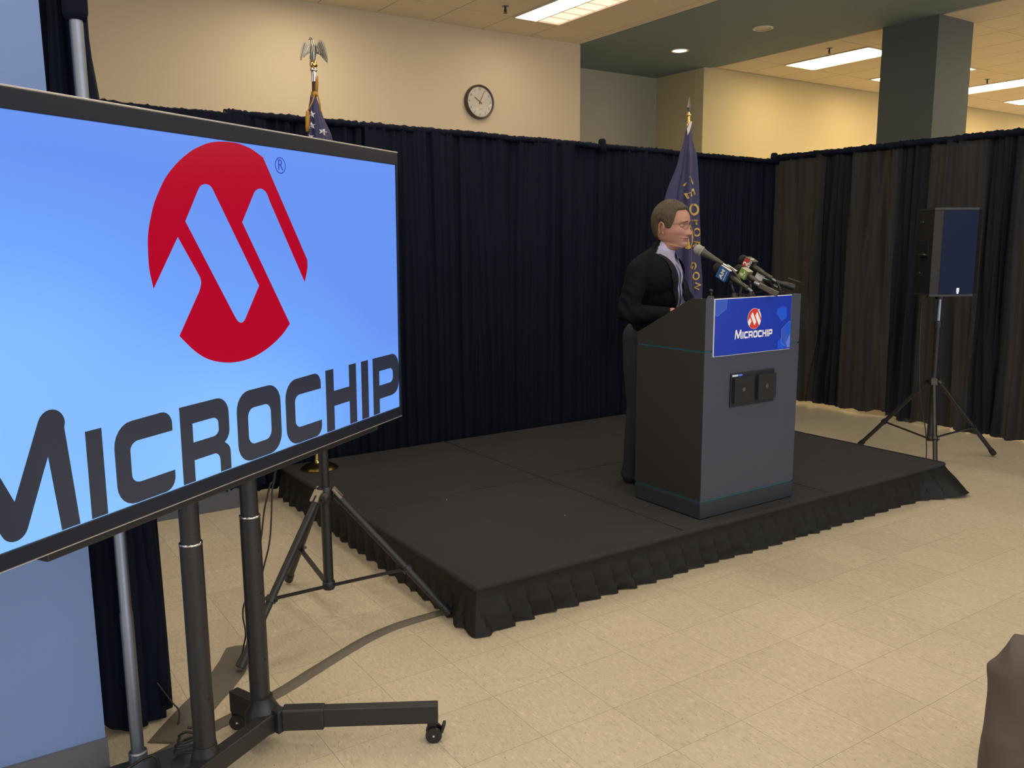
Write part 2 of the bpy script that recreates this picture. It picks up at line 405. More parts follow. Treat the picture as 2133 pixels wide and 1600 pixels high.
# downlights in the soffit
M['down'] = mat('downlight_glow', (.9, .9, .85), .4, emit=(1, .86, .55), estr=4.0, vary=.01)
M['downoff'] = mat('downlight_off', (.62, .57, .47), .5, vary=.03)
for (cx, cy, on, lb) in ((7.54, 7.645, True, 'lit round recessed downlight in the teal soffit'), (7.53, 6.41, False, 'unlit round recessed downlight in the teal soffit')):
    t = top('downlight', lb, 'downlight', (cx, cy, CZ-.006))
    b_ = nb(); lathe(b_, (cx, cy, CZ-.006), [(.085, 0), (.108, 0), (.108, -.006), (.10, -.010), (.085, -.006)], seg=32, caps=False); obj('trim_ring', b_, M['troffer'], t, smooth=True, auto=30)
    b_ = nb(); lathe(b_, (cx, cy, CZ-.006), [(.001, -.003), (.086, -.003), (.086, -.001), (.001, -.001)], seg=32); obj('lens', b_, M['down'] if on else M['downoff'], t)
# sprinkler heads
for (cx, cy, lb) in ((4.774, 7.19, 'small sprinkler head in the ceiling above the clock'), (8.975, 6.64, 'small sprinkler head left of the teal column'), (12.56, 6.66, 'tiny far sprinkler head right of the teal column')):
    t = top('sprinkler', lb, 'sprinkler', (cx, cy, CZ))
    b_ = nb(); lathe(b_, (cx, cy, CZ), [(.036, 0), (.036, -.004), (.02, -.009), (.012, -.012)], seg=20); obj('escutcheon', b_, M['alu'], t)
    b_ = nb(); lathe(b_, (cx, cy, CZ-.008), [(.010, 0), (.009, -.03), (.012, -.036), (.006, -.045)], seg=12)
    for s in (-1, 1): tube(b_, [(cx+.010*s, cy, CZ-.02), (cx+.016*s, cy, CZ-.045), (cx+.004*s, cy, CZ-.062)], .0025, 6)
    lathe(b_, (cx, cy, CZ-.062), [(.02, 0), (.02, -.002)], seg=14); obj('head', b_, M['blackm'], t)

# ------------------------------------------------------------------ clock
def clock():
    c = V(4.986, WY, 3.11); R_ = .175
    t = top('wall_clock', 'round brown-rimmed wall clock with thin red-brown hands on the beige wall', 'clock', (c.x, c.y, c.z))
    A = V(0, -1, 0)
    b_ = nb(); lathe(b_, c, [(R_*.9, 0), (R_, .002), (R_*1.01, .012), (R_, .045), (R_*.96, .055), (R_*.90, .052), (R_*.885, .036)], ax=A, seg=64, caps=False)
    obj('rim', b_, mat('clock_rim_brown', (.055, .042, .036), .35, vary=.05), t, smooth=True, auto=40)
    b_ = nb(); lathe(b_, c, [(.001, .034), (R_*.89, .034), (R_*.89, .036), (.001, .036)], ax=A, seg=48)
    face = obj('face', b_, mat('clock_face', (.72, .66, .56), .5, vary=.02), t)
    dk = mat('clock_ink', (.05, .035, .02), .6, vary=.02)
    for h in range(1, 13):
        a = radians(30*h); p = c+V(sin(a)*R_*.735, -.0365, cos(a)*R_*.735)
        text_shape('numeral', str(h), .033, p, V(1, 0, 0), V(0, 0, 1), dk, face, th=.0003)
    text_shape('lettering', 'STANDARD', .010, c+V(0, -.0365, -.07), V(1, 0, 0), V(0, 0, 1), dk, face, th=.0002)
    hm = mat('clock_hand', (.20, .04, .02), .5, vary=.02)
    for nm, ang, l, w in (('hour_hand', -56, .082, .0055), ('minute_hand', 26, .118, .004)):
        a = radians(ang); d = V(sin(a), 0, cos(a)); s = V(cos(a), 0, -sin(a)); o_ = c+V(0, -.040 if nm[0] == 'h' else -.042, 0)
        b_ = nb(); plate(b_, [o_-d*.03-s*w, o_+d*l-s*w*.5, o_+d*l+s*w*.5, o_-d*.03+s*w], (0, -1, 0), .001); obj(nm, b_, hm, t)
    g = bpy.data.materials.new('clock_glass'); g.use_nodes = True; N = g.node_tree.nodes; L = g.node_tree.links
    tr = N.new('ShaderNodeBsdfTransparent'); gl = N.new('ShaderNodeBsdfGlossy'); gl.inputs['Roughness'].default_value = .03
    mx = N.new('ShaderNodeMixShader'); mx.inputs[0].default_value = .07; L.new(tr.outputs[0], mx.inputs[1]); L.new(gl.outputs[0], mx.inputs[2]); L.new(mx.outputs[0], N['Material Output'].inputs[0])
    b_ = nb(); lathe(b_, c, [(R_*.9, .047), (R_*.8, .0500), (R_*.5, .0535), (.001, .055)], ax=A, seg=48); obj('crystal', b_, g, t, smooth=True)
clock()
# ------------------------------------------------------------------ pipe and drape
def nz(x, y=0.0, z=0.0): return noise.noise(V(x, y, z))
def drape_panel(P0, P1, z0, z1, nrm, seed, parent, m, amp=.032, per=.085, du=.010, nzr=26, name='drape_panel', hem=.02, sharp=.6, topamp=.35, broad=.0):
    P0 = Vector(P0); P1 = Vector(P1); L = (P1-P0).length; d = (P1-P0)/L; n = max(2, int(L/du)); nrm = Vector(nrm)
    b_ = nb(); rows = []
    for k in range(nzr+1):
        t = k/nzr; row = []
        for i in range(n+1):
            u = L*i/n
            w = u+.10*nz(u*2.1, t*.7, seed)+.030*nz(u*9, t*1.0, seed+3)
            ph = w/per+1.3*nz(u*1.3, seed*2.0, t*.5)
            s = sin(2*pi*ph); s2 = sin(2*pi*ph*2.37+seed)
            a = amp*(topamp+(1-topamp)*min(1, (1-t)*3.0)) if True else amp
            off = a*(s*(1-sharp)+sharp*(1-2*abs(((ph*.73+seed) % 1)-.5)*2*.9)*.7+.25*s2)+amp*1.6*nz(u*13, t*.8, seed+9)+amp*.7*nz(u*45, t*1.5, seed+11)+broad*nz(u*1.1, t*.3, seed+5)
            zz = z0+(z1-z0)*t
            if k == 0: zz += hem*nz(u*4.0, seed, 1.0)+hem*.3*s
            x = P0+d*u+nrm*off; x.z = zz; row.append(b_.verts.new(x))
        rows.append(row)
    for k in range(nzr):
        for i in range(n): b_.faces.new((rows[k][i], rows[k][i+1], rows[k+1][i+1], rows[k+1][i]))
    return obj(name, b_, m, parent, smooth=True)
def sleeve(P0, P1, z, h, r, seed, parent, m):
    """ruched rod pocket over the crossbar"""
    P0 = Vector(P0); P1 = Vector(P1); L = (P1-P0).length; d = (P1-P0)/L; nr = V(d.y, -d.x, 0)
    b_ = nb(); n = int(L/.012); seg = 10; prev = None
    for i in range(n+1):
        u = L*i/n; ring = []
        for k in range(seg):
            a = 2*pi*k/seg; rr = 1+.35*nz(u*38, a*1.2, seed)+.30*nz(u*95, a*1.5, seed+4)+.12*nz(u*11, a, seed+2)
            p = P0+d*u+nr*(cos(a)*r*rr); p.z = z+sin(a)*h*rr+.006*nz(u*3, 0, seed); ring.append(b_.verts.new(p))
        if prev:
            for k in range(seg): b_.faces.new((prev[k], prev[(k+1) % seg], ring[(k+1) % seg], ring[k]))
        prev = ring
    return obj('rod_pocket', b_, m, parent, smooth=True)
def upright(b_, x, y, h, r=.024):
    lathe(b_, (x, y, 0), [(r, .012), (r, h), (r*.9, h+.004)], seg=20)
def base_plate(b_, x, y, w=.40):
    box(b_, (x-w/2, y-w/2, 0.0), (x+w/2, y+w/2, .008))

# back backdrop: seen from behind the stage, left end to the corner
def lerp(a, b, t): return V(*[a[i]+(b[i]-a[i])*t for i in range(3)])
BA = V(0.45, 5.36, 0); BM = V(1.55, 5.42, 0); BC = V(7.13, 5.815, 0)
bk = top('backdrop_curtain', 'long black pleated pipe-and-drape curtain behind the stage', 'curtain', (4.7, 5.65, 0))
ntot = 6
for i in range(ntot):
    a = lerp(BM, BC, i/ntot); b2 = lerp(BM, BC, (i+1)/ntot)
    z0 = .03 if i != 5 else .05
    drape_panel(a, b2+(b2-a).normalized()*(.015 if i < ntot-1 else 0), z0, 2.40, (0, -1, 0), 11.3+i*3.7, bk, M['drape'], amp=.021, per=.080, du=.0075, topamp=.7, broad=.075)
drape_panel(V(.32, 5.165, 0), V(1.60, 5.20, 0), .125, 2.37, (0, -1, 0), 4.1, bk, M['drape'], amp=.016, per=.07, hem=.035)
sleeve(BM, BC, 2.405, .024, .032, 1.0, bk, M['drape']); sleeve(V(.32, 5.17, 0), BM+V(.02, -.05, 0), 2.375, .024, .032, 2.0, bk, M['drape'])
b_ = nb(); tube(b_, [BM+V(0, .0, 2.405), BC+V(0, 0, 2.405)], .016, 10); obj('crossbar', b_, M['alu'], bk)
for (x, y) in ((4.69, 5.70), (1.62, 5.50)):
    b_ = nb(); upright(b_, x, y, 2.43); obj('upright', b_, M['alu'], bk)
b_ = nb(); lathe(b_, (4.69, 5.63, 2.36), [(.034, 0), (.036, .05), (.030, .095), (.018, .105)], seg=12); obj('upright_sleeve', b_, M['drape'], bk, smooth=True)
b_ = nb(); base_plate(b_, 4.69, 5.75, .35); obj('base_plate', b_, M['blackm'], bk)

# right backdrop, sheer against the bright room
RA = V(7.13, 5.87, 0); RB = V(7.17, -1.0, 0)
rk = top('backdrop_curtain', 'sheer brownish-black drape on the right with the bright room glowing through', 'curtain', (7.15, 2.8, 0))
nr_ = 9
for i in range(nr_):
    a = lerp(RA, RB, i/nr_); b2 = lerp(RA, RB, (i+1)/nr_)
    drape_panel(a, b2+(b2-a).normalized()*.03, .035 if i < 2 else .012, 2.44, (-1, 0, 0), 31.1+i*5.3, rk, M['drape_sheer'], amp=.048, per=.17, du=.010, hem=.035, sharp=.55, broad=.05, topamp=.45)
    b3 = b2+(b2-a).normalized()*.12
    drape_panel(b2-(b2-a).normalized()*.16+V(.03, 0, 0), b3+V(.03, 0, 0), .03, 2.44, (-1, 0, 0), 61.1+i*5.3, rk, M['drape_sheer'], amp=.03, per=.11, name='drape_overlap')
sleeve(RA, RB, 2.445, .030, .036, 5.0, rk, M['drape'])
b_ = nb(); tube(b_, [RA+V(0, 0, 2.445), RB+V(0, 0, 2.445)], .016, 10); obj('crossbar', b_, M['alu'], rk)
for (x, y) in ((7.20, 5.88), (7.22, 2.85)):
    b_ = nb(); upright(b_, x, y, 2.46); obj('upright', b_, M['alu'], rk)
    b_ = nb(); base_plate(b_, x+.14, y, .35); obj('base_plate', b_, M['blackm'], rk)
b_ = nb(); lathe(b_, (7.09, 5.83, 2.40), [(.036, 0), (.036, .05), (.032, .085), (.02, .095)], seg=12); obj('upright_sleeve', b_, M['drape'], rk, smooth=True)

# tall gathered drape on a bare pipe at the left wall corner
def interp_(T_, z):
    for (a, va), (b2, vb) in zip(T_, T_[1:]):
        if z <= b2: return va+(vb-va)*(z-a)/(b2-a)
    return T_[-1][1]
lk = top('gathered_drape', 'tall gathered black drape bunched at the wall corner behind the television', 'curtain', (.43, 2.9, 0))
b_ = nb(); rows = []
nu = 90
for k in range(61):
    z = .0+3.86*k/60; row = []
    wdt = interp_([(0, .145), (.8, .142), (1.5, .112), (2.04, .080), (2.3, .058), (3.9, .05)], z)
    for i in range(nu):
        a = 2*pi*i/nu; rr = 1+.16*sin(9*a+1.2*nz(z*.7, 1, 2))+.10*sin(17*a+2*nz(z*.6, 3, 1))
        lift = .18*max(0, -cos(a))*(1-min(1, z/.25))
        sh = -.012*min(1, z/2)
        row.append(b_.verts.new((.372+cos(a)*wdt*rr, 2.955+sin(a)*.07*rr, z+lift*.8+.012)))
    rows.append(row)
for k in range(60):
    for i in range(nu): b_.faces.new((rows[k][i], rows[k][(i+1) % nu], rows[k+1][(i+1) % nu], rows[k+1][i]))
obj('gathered_cloth', b_, M['drape'], lk, smooth=True)
b_ = nb(); n_ = 24
for i in range(n_):
    z = .3+3.4*i/n_
A_ = [V(.372+.93*interp_([(0, .145), (.8, .142), (1.5, .112), (2.04, .080), (2.3, .058), (3.9, .05)], .06+z_*.09)+.008*sin(3*z_*.17), 2.925, .06+z_*.09) for z_ in range(0, 40)]
tube(b_, A_, [.022+.006*nz(i*.4, 1) for i in range(40)], 8); obj('selvedge', b_, M['drape'], lk, smooth=True)
b_ = nb(); lathe(b_, (.385, 2.703, 2.215), [(.026, 0), (.032, .02), (.038, .3), (.036, .9), (.034, 1.63)], seg=30)
for v in b_.verts: v.co += V(.006*nz(v.co.x*40, v.co.y*40, v.co.z*2), .008*nz(v.co.x*30, v.co.y*30, v.co.z*3), 0)
obj('cloth_wrap', b_, M['drape'], lk, smooth=True)
pp = top('drape_upright', 'bare silver drape pipe standing before the gathered black drape', 'pole', (.385, 2.70, 0))
b_ = nb(); lathe(b_, (.385, 2.70, 0), [(.0195, .012), (.0195, .50), (.0175, .505), (.0175, 2.30)], seg=28); obj('pipe', b_, M['alu'], pp, smooth=True, auto=30)
b_ = nb(); box(b_, (.18, 2.50, 0), (.60, 2.715, .010), bev=.003); box(b_, (.18, 2.735+.002, 0), (.60, 2.90, .010)) if False else None; obj('base_plate', b_, M['alu'], pp)
b_ = nb(); lathe(b_, (.385, 2.70, .01), [(.028, 0), (.028, .03), (.024, .034)], seg=20); obj('collar', b_, M['alu'], pp)

# ------------------------------------------------------------------ stage
SX0, SX1, SY0, SY1, SZ = 1.75, 5.27, 2.885, 5.29, .20
st = top('stage_platform', 'low black carpeted portable stage with seams under the lectern', 'stage', ((SX0+SX1)/2, (SY0+SY1)/2, 0))
xs = [SX0, 2.955, 4.10, SX1]; ys = [SY0, 4.10, SY1]
for i in range(3):
    for j in range(2):
        b_ = nb(); g = .0035; box(b_, (xs[i]+(g if i else 0), ys[j]+(g if j else 0), SZ-.03), (xs[i+1]-(g if i < 2 else 0), ys[j+1]-(g if j < 1 else 0), SZ), bev=.004)
        obj('deck_panel', b_, M['carpet'], st)
b_ = nb(); box(b_, (SX0+.02, SY0+.02, .06), (SX1-.02, SY1-.02, SZ-.031)); obj('frame', b_, M['blackm'], st)
for x in (SX0+.1, 2.955, 4.10, SX1-.1):
    for y in (SY0+.12, 4.10, SY1-.1):
        b_ = nb(); lathe(b_, (x, y, 0), [(.025, 0), (.02, .01), (.02, .06)], seg=10); obj('leg', b_, M['blackm'], st)
# edge trim: wrapped carpet lip
b_ = nb()
pts = [V(SX0, SY1, 0), V(SX0, SY0, 0), V(SX1, SY0, 0), V(SX1, SY1, 0)]
def edge_sample(step):
    out = []
    segs = [(pts[0], pts[1], V(-1, 0, 0)), (pts[1], pts[2], V(0, -1, 0)), (pts[2], pts[3], V(1, 0, 0))]
    for s, (a, b2, nrm) in enumerate(segs):
        L = (b2-a).length; n = int(L/step)
        for i in range(n+1): out.append((a+(b2-a)*(i/n), nrm, s, L*i/n))
    # blend normals at corners
    res = []
    for i, (p, nn, s, u) in enumerate(out):
        a = V(0, 0, 0)
        for k in range(-5, 6):
            if 0 <= i+k < len(out): a += out[i+k][1]
        res.append((p, a.normalized(), s, u))
    return res
es = edge_sample(.012); prof = [(-.002, SZ+.002), (.010, SZ+.003), (.017, SZ-.006), (.017, SZ-.016), (.010, SZ-.021)]
rows = []
acc = 0
for i, (p, nn, s, u) in enumerate(es):
    w = 1+.25*nz(i*.05, 2, 2)
    rows.append([b_.verts.new(V(p.x+nn.x*o*w, p.y+nn.y*o*w, z+.0015*nz(i*.11, o*50, 3))) for o, z in prof])
for i in range(len(rows)-1):
    for k in range(len(prof)-1): b_.faces.new((rows[i][k], rows[i][k+1], rows[i+1][k+1], rows[i+1][k]))
obj('edge_lip', b_, M['carpet'], st, smooth=True)
# gathered skirt with slanting pleats: lies on the floor
nv = 14; sides = ('left', 'front', 'right')
allrows = []
for i, (p, nn, s, u) in enumerate(es):
    row = []
    per = .115
    corner = max(0, 1-abs(p.x-SX1)/.28)*max(0, 1-abs(p.y-SY0)/.35)
    cl = max(0, 1-abs(p.x-SX0)/.22)*max(0, 1-abs(p.y-SY0)/.22)
    for k in range(nv+1):
        t = k/nv; z = (SZ-.018)*(1-t)+.004; tp_ = max(0, (t-.26)/.74)
        ph = ((i*.012-t*.050)/per+.8*nz(i*.013, 1, 5)+.25*nz(i*.05, 2, 9)) % 1.0
        saw = (ph if ph < .90 else (1-ph)/.10*.90)/.90
        saw = saw**.8
        off = .008+tp_*(.008+.02*nz(i*.03, 4, 4))+tp_**.6*saw*.030+.010*tp_*nz(i*.16, t*4, 8)+t*(.13*corner+.035*cl)
        q = V(p.x+nn.x*off, p.y+nn.y*off, max(.004, z+(.010*nz(i*.14, 6, 6) if k == nv else 0)))
        if corner: q.z += .02*corner*t
        row.append(b_ if False else q)
    allrows.append(row)
b_ = nb(); vr = [[b_.verts.new(q) for q in r] for r in allrows]
for i in range(len(vr)-1):
    for k in range(nv): b_.faces.new((vr[i][k], vr[i][k+1], vr[i+1][k+1], vr[i+1][k]))
obj('skirt', b_, M['skirt'], st, smooth=True, auto=28, label='gathered black satin skirt')

# ------------------------------------------------------------------ lectern
PX0, PX1, PY0, PY1 = 3.135, 3.862, 2.957, 3.452
lc = top('lectern', 'charcoal laminate lectern with slanted top and thin teal stripes', 'lectern', ((PX0+PX1)/2, (PY0+PY1)/2, SZ))
b_ = nb(); box(b_, (PX0, PY0, SZ+.005), (PX1, PY1, SZ+.088), bev=.002); obj('plinth', b_, M['lam_plinth'], lc)
b_ = nb(); box(b_, (PX0+.006, PY0+.006, SZ+.088), (PX1-.006, PY1-.006, SZ+.098)); obj('reveal_stripe', b_, M['tealtrim'], lc)
th = .018
def side_poly(z0, prof): return prof
def panel(name, a, b2, m, **k):
    b_ = nb(); box(b_, a, b2, bev=.0012); return obj(name, b_, m, lc, **k)
ZB, ZM = SZ+.098, 1.063
panel('front_panel', (PX0+.001, PY0, ZB), (PX1-.001, PY0+th, ZM), M['lam_front_lit'])
for x in (PX0, PX1-th): panel('side_panel', (x, PY0+.001, ZB), (x+th, PY1, ZM), M['lam_dark'])
panel('shelf', (PX0+th, PY0+th, .70), (PX1-th, PY1-.02, .718), M['lam_dark'])
b_ = nb(); box(b_, (PX0+.006, PY0+.006, ZM), (PX1-.006, PY1-.006, ZM+.010)); obj('reveal_stripe', b_, M['tealtrim'], lc)
ZT = ZM+.010; ZF = 1.332; ZR = 1.130; YK = 3.055
panel('front_panel', (PX0+.001, PY0, ZT), (PX1-.001, PY0+th, ZF), M['lam_front_lit'])
for x in (PX0, PX1-th):
    b_ = nb(); plate(b_, [(x, PY0+.001, ZT), (x, PY1, ZT), (x, PY1, ZR), (x, YK, ZF), (x, PY0+.001, ZF)], (1, 0, 0), th); bmesh.ops.recalc_face_normals(b_, faces=b_.faces)
    obj('side_panel', b_, M['lam_dark'], lc)
b_ = nb(); plate(b_, [(PX0+th, YK+.01, ZF-.012), (PX0+th, PY0+th, ZF-.012), (PX0+th, PY0+th, ZF-.03), (PX0+th, YK+.005, ZF-.03), (PX0+th, PY1, ZR-.03), (PX0+th, PY1, ZR-.012)], (1, 0, 0), PX1-PX0-2*th); bmesh.ops.recalc_face_normals(b_, faces=b_.faces)
obj('reading_top', b_, M['lam_dark'], lc)
b_ = nb(); box(b_, (PX1, PY0+.02, ZM+.012), (PX1+.012, PY0+.05, ZM+.03)); obj('latch', b_, M['blackm'], lc)
# twin loudspeaker unit set in the front
un = nb(); ux0, ux1, uz0, uz1 = 3.325, 3.662, .768, .945
box(un, (ux0, PY0-.008, uz0), (ux1, PY0+.001, uz1), bev=.003); U_ = obj('speaker_housing', un, mat('housing_navy', (.007, .009, .018), .45, vary=.1), lc)
gm = mat('speaker_grille', (.005, .006, .010), .6, bump=.6, bscale=700, vary=.1)
for x0, x1 in ((ux0+.012, ux0+.155), (ux1-.145, ux1-.006)):
    b_ = nb(); n = 10
    A_ = []; B_ = []
    for i in range(n+1):
        t = i/n; yy = PY0-.010-.022*sin(pi*(.25+.5*t)) ; A_.append(V(x0+(x1-x0)*t, yy, uz0+.022)); B_.append(V(x0+(x1-x0)*t, yy, uz1-.022))
    strip_poly(b_, A_, B_)
    A2 = [V(p.x, PY0-.006, p.z) for p in A_]; B2 = [V(p.x, PY0-.006, p.z) for p in B_]
    strip_poly(b_, A2, A_); strip_poly(b_, B_, B2); strip_poly(b_, [A_[0], A2[0]], [B_[0], B2[0]]); strip_poly(b_, [A2[-1], A_[-1]], [B2[-1], B_[-1]])
    bmesh.ops.remove_doubles(b_, verts=b_.verts, dist=.0003); bmesh.ops.recalc_face_normals(b_, faces=b_.faces)
    obj('speaker_grille', b_, gm, U_)
    b_ = nb(); lathe(b_, ((x0+x1)/2-.012, PY0-.031, (uz0+uz1)/2+.004), [(.001, .0), (.011, 0), (.011, .003), (.001, .004)], ax=V(0, -1, 0), seg=20); obj('badge', b_, mat('grey_badge', (.06, .06, .07), .4, vary=.05), U_)
for x0, x1, c in ((ux0+.008, ux0+.050, (.55, .65, .80)), (ux0+.054, ux0+.082, (.10, .20, .75))):
    b_ = nb(); box(b_, (x0, PY0-.0095, uz1-.018), (x1, PY0-.0078, uz1-.008)); obj('label_strip', b_, mat('label_strip', c, .4, vary=.15, vscale=400), U_)

# ------------------------------------------------------------------ brand artwork shared by the sign and the television
def arc(cx, cy, r, a0, a1, n=6, ry=None):
    ry = ry or r
    return [(cx+r*cos(radians(a0+(a1-a0)*i/n)), cy+ry*sin(radians(a0+(a1-a0)*i/n))) for i in range(n+1)]
T_, B_Y = -.241, -.4465
def letC(x):
    return [[(x+.184, -.294)]+[(x+.184, -.27)]+arc(x+.150, T_-.034, .034, 0, 90)+arc(x+.055, T_-.06, .055, 90, 180, ry=.058)+arc(x+.055, B_Y+.055, .055, 180, 270)+arc(x+.150, B_Y+.034, .034, 270, 360)+[(x+.184, -.397)]+
            arc(x+.072, -.375, .026, 270, 180, ry=.022)+arc(x+.072, -.316, .026, 180, 90, ry=.022)]
def letI(x): return [[(x, B_Y), (x+.045, B_Y), (x+.045, T_), (x, T_)]]
def letR(x):
    return [[(x, B_Y), (x+.043, B_Y), (x+.043, -.390), (x+.115, -.390)]+arc(x+.118, -.412, .022, 90, 0)+[(x+.140, B_Y), (x+.182, B_Y), (x+.182, -.405)]+arc(x+.155, -.397, .027, 0, 50)+[(x+.161, -.367)]+arc(x+.142, -.332, .040, -48, 0)+
            arc(x+.137, T_-.045, .045, 0, 90)+[(x, T_)],
            [(x+.043, -.342)]+arc(x+.118, -.326, .022, 270, 360, ry=.016)+arc(x+.118, -.309, .022, 0, 90, ry=.018)+[(x+.043, -.291)]]
def letO(x):
    return [arc(x+.140, T_-.055, .055, 0, 90)+arc(x+.055, T_-.055, .055, 90, 180)+arc(x+.055, B_Y+.055, .055, 180, 270)+arc(x+.140, B_Y+.055, .055, 270, 360),
            arc(x+.122, -.320, .026, 0, 90)+arc(x+.072, -.320, .026, 90, 180)+arc(x+.072, -.374, .026, 180, 270)+arc(x+.122, -.374, .026, 270, 360)]
def letH(x): return [[(x, B_Y), (x+.045, B_Y), (x+.045, -.366), (x+.137, -.366), (x+.137, B_Y), (x+.181, B_Y), (x+.181, T_), (x+.137, T_), (x+.137, -.315), (x+.045, -.315), (x+.045, T_), (x, T_)]]
def letP(x):
    return [[(x, B_Y), (x+.043, B_Y), (x+.043, -.394), (x+.135, -.394)]+arc(x+.140, -.349, .043, 270, 360)+arc(x+.135, T_-.048, .048, 0, 90)+[(x, T_)],
            [(x+.043, -.345)]+arc(x+.118, -.327, .022, 270, 360, ry=.018)+arc(x+.118, -.310, .022, 0, 90, ry=.018)+[(x+.043, -.292)]]
letM = [[(-.985, B_Y), (-.940, B_Y), (-.917, -.274), (-.905, -.30)]+arc(-.8245, -.402, .032, 203, 337, n=10)+[(-.744, -.300), (-.732, -.274), (-.714, B_Y), (-.666, B_Y), (-.686, -.219)]+arc(-.717, -.208, .034, 0, 155, n=10)+
         [(-.819, -.350)]+arc(-.919, -.208, .034, 24, 180, n=10)]
LETTERS = [('M', letM), ('I', letI(-.634)), ('C', letC(-.557)), ('R', letR(-.346)), ('O', letO(-.131)), ('C', letC(.088)), ('H', letH(.300)), ('I', letI(.514)), ('P', letP(.590))]
DCX, DCY, DRX, DRY = -.104, .144, .309, .295
def on_disc(a): return (DCX+DRX*cos(radians(a)), DCY+DRY*sin(radians(a)))
LOGO_OUT = [(-0.4037, 0.0661), (-0.4129, 0.1158), (-0.4121, 0.1741), (-.407, .206), (-0.3976, 0.2354), (-.385, .267), (-0.3669, 0.2976), (-.343, .331), (-0.3145, 0.3589), (-.283, .383), (-0.2469, 0.4050), (-.215, .419), (-0.1827, 0.4300), (-.152, .436), (-0.122, 0.4389), (-.094, .440), (-0.065, 0.4387), (-.038, .434), (-0.0122, 0.4281), (0.033, 0.4103),
  (0.2239, 0.1186), (0.223, 0.0922), (0.2071, 0.0508), (0.0534, 0.2915), (.046, .306), (0.0389, 0.3151), (0.0235, 0.3226), (0.0079, 0.3225), (-0.0082, 0.315), (-0.0182, 0.3028), (-0.069, 0.229), (0.1249, -0.0706), (.088, -.098), (0.0448, -0.1201), (0, -.137), (-0.0481, -0.1487), (-.097, -.1535), (-0.1451, -0.1517), (-.188, -.144), (-0.228, -0.1316), (-.260, -.115), (-0.2885, -0.0942), (-0.3286, -0.0578),
  (-0.2478, 0.052), (-0.2412, 0.0685), (-.241, .079), (-0.2447, 0.0891), (-0.3132, 0.1901)]
LOGO_HOLE = [(-0.2841, 0.229), (-0.2349, 0.3045), (-.227, .315), (-0.2178, 0.3217), (-0.2027, 0.3247), (-0.1886, 0.3218), (-.180, .315), (-0.1736, 0.3058), (-0.0097, 0.0518), (-0.067, -0.0256), (-0.0771, -0.0389), (-.086, -.045), (-0.0945, -0.0461), (-.103, -.043), (-0.11, -0.0378), (-0.1208, -0.0229)]
def xf(loops, s, sy, ox, oy): return [[(p[0]*s+ox, p[1]*sy+oy) for p in lp] for lp in loops]

def smooth_loop(pts, ang=34, sub=5):
    n = len(pts); out = []
    def turn(i):
        a, b2, c = pts[(i-1) % n], pts[i % n], pts[(i+1) % n]; t = math.degrees(atan2(c[1]-b2[1], c[0]-b2[0])-atan2(b2[1]-a[1], b2[0]-a[0])); return abs((t+180) % 360-180)
    for i in range(n):
        p1, p2 = pts[i], pts[(i+1) % n]; s1, s2 = turn(i) < ang, turn(i+1) < ang; L_ = math.dist(p1, p2)
        if L_ > .12 or not (s1 or s2): out.append(p1); continue
        p0 = pts[(i-1) % n] if s1 and math.dist(pts[(i-1) % n], p1) < .12 else (2*p1[0]-p2[0], 2*p1[1]-p2[1])
        p3 = pts[(i+2) % n] if s2 and math.dist(pts[(i+2) % n], p2) < .12 else (2*p2[0]-p1[0], 2*p2[1]-p1[1])
        for k in range(sub):
            t = k/sub; out.append(tuple(.5*(2*p1[d]+(p2[d]-p0[d])*t+(2*p0[d]-5*p1[d]+4*p2[d]-p3[d])*t*t+(3*p1[d]-p0[d]-3*p2[d]+p3[d])*t**3) for d in (0, 1)))
    return out
LOGO_OUT = smooth_loop(LOGO_OUT); LOGO_HOLE = smooth_loop(LOGO_HOLE)
# sign on the lectern
sx0, sx1, sz0, sz1, sy_ = 3.190, 3.777, 1.040, 1.330, PY0-.006
sg = top('lectern_sign', 'blue sign with a red round emblem and white lettering on the lectern front', 'sign', ((sx0+sx1)/2, PY0, sz0))
M['sign_blue'] = mat('sign_blue', (.006, .035, .42), .35, vary=.15, vscale=6)
M['sign_mid'] = mat('sign_blue_mid', (.01, .09, .70), .35, vary=.02)
M['sign_soft'] = mat('sign_blue_soft', (.03, .09, .52), .35, vary=.02)
M['sign_pale'] = mat('sign_blue_pale', (.10, .20, .80), .35, vary=.02)
b_ = nb(); box(b_, (sx0, PY0-.006, sz0), (sx1, PY0-.0005, sz1)); bd = obj('board', b_, M['white'], sg)
X_, Y_ = V(1, 0, 0), V(0, 0, 1)
b_ = nb(); box(b_, (sx0+.003, PY0-.0066, sz0+.002), (sx1-.001, PY0-.006, sz1-.003)); obj('blue_print', b_, M['sign_blue'], sg)
SO = V(sx0, PY0-.0067, sz0); W_, H_ = sx1-sx0, sz1-sz0
def sp(x, y): return (x*W_, y*H_)
def sgn(name, loops, m, th, lift=0): return curve_shape(name, loops, SO+V(0, -lift, 0), X_, Y_, m, bd, th=th)
sgn('hexagon_print', [[sp(.006, .99), sp(.15, .99), sp(.145, .83), sp(.035, .70), sp(.006, .74)]], M['sign_soft'], .00005)
def ring(pts, w):
    out = []
    n = len(pts)
    for i in range(n-1):
        a = V(*pts[i], 0); b2 = V(*pts[i+1], 0); d = (b2-a).normalized(); q = V(-d.y, d.x, 0)*w
        out.append([(a-q)[:2], (b2-q)[:2], (b2+q)[:2], (a+q)[:2]])
    return out
for seg in ring([sp(.15, .99), sp(.145, .83), sp(.035, .70), sp(.006, .74)], .0010): sgn('hexagon_line', [seg], M['sign_pale'], .00005, .0001)
sgn('hexagon_print', [[sp(.80, .66), sp(.87, .53), sp(.94, .58), sp(.935, .78), sp(.86, .80), sp(.80, .74)]], M['sign_mid'], .00005)
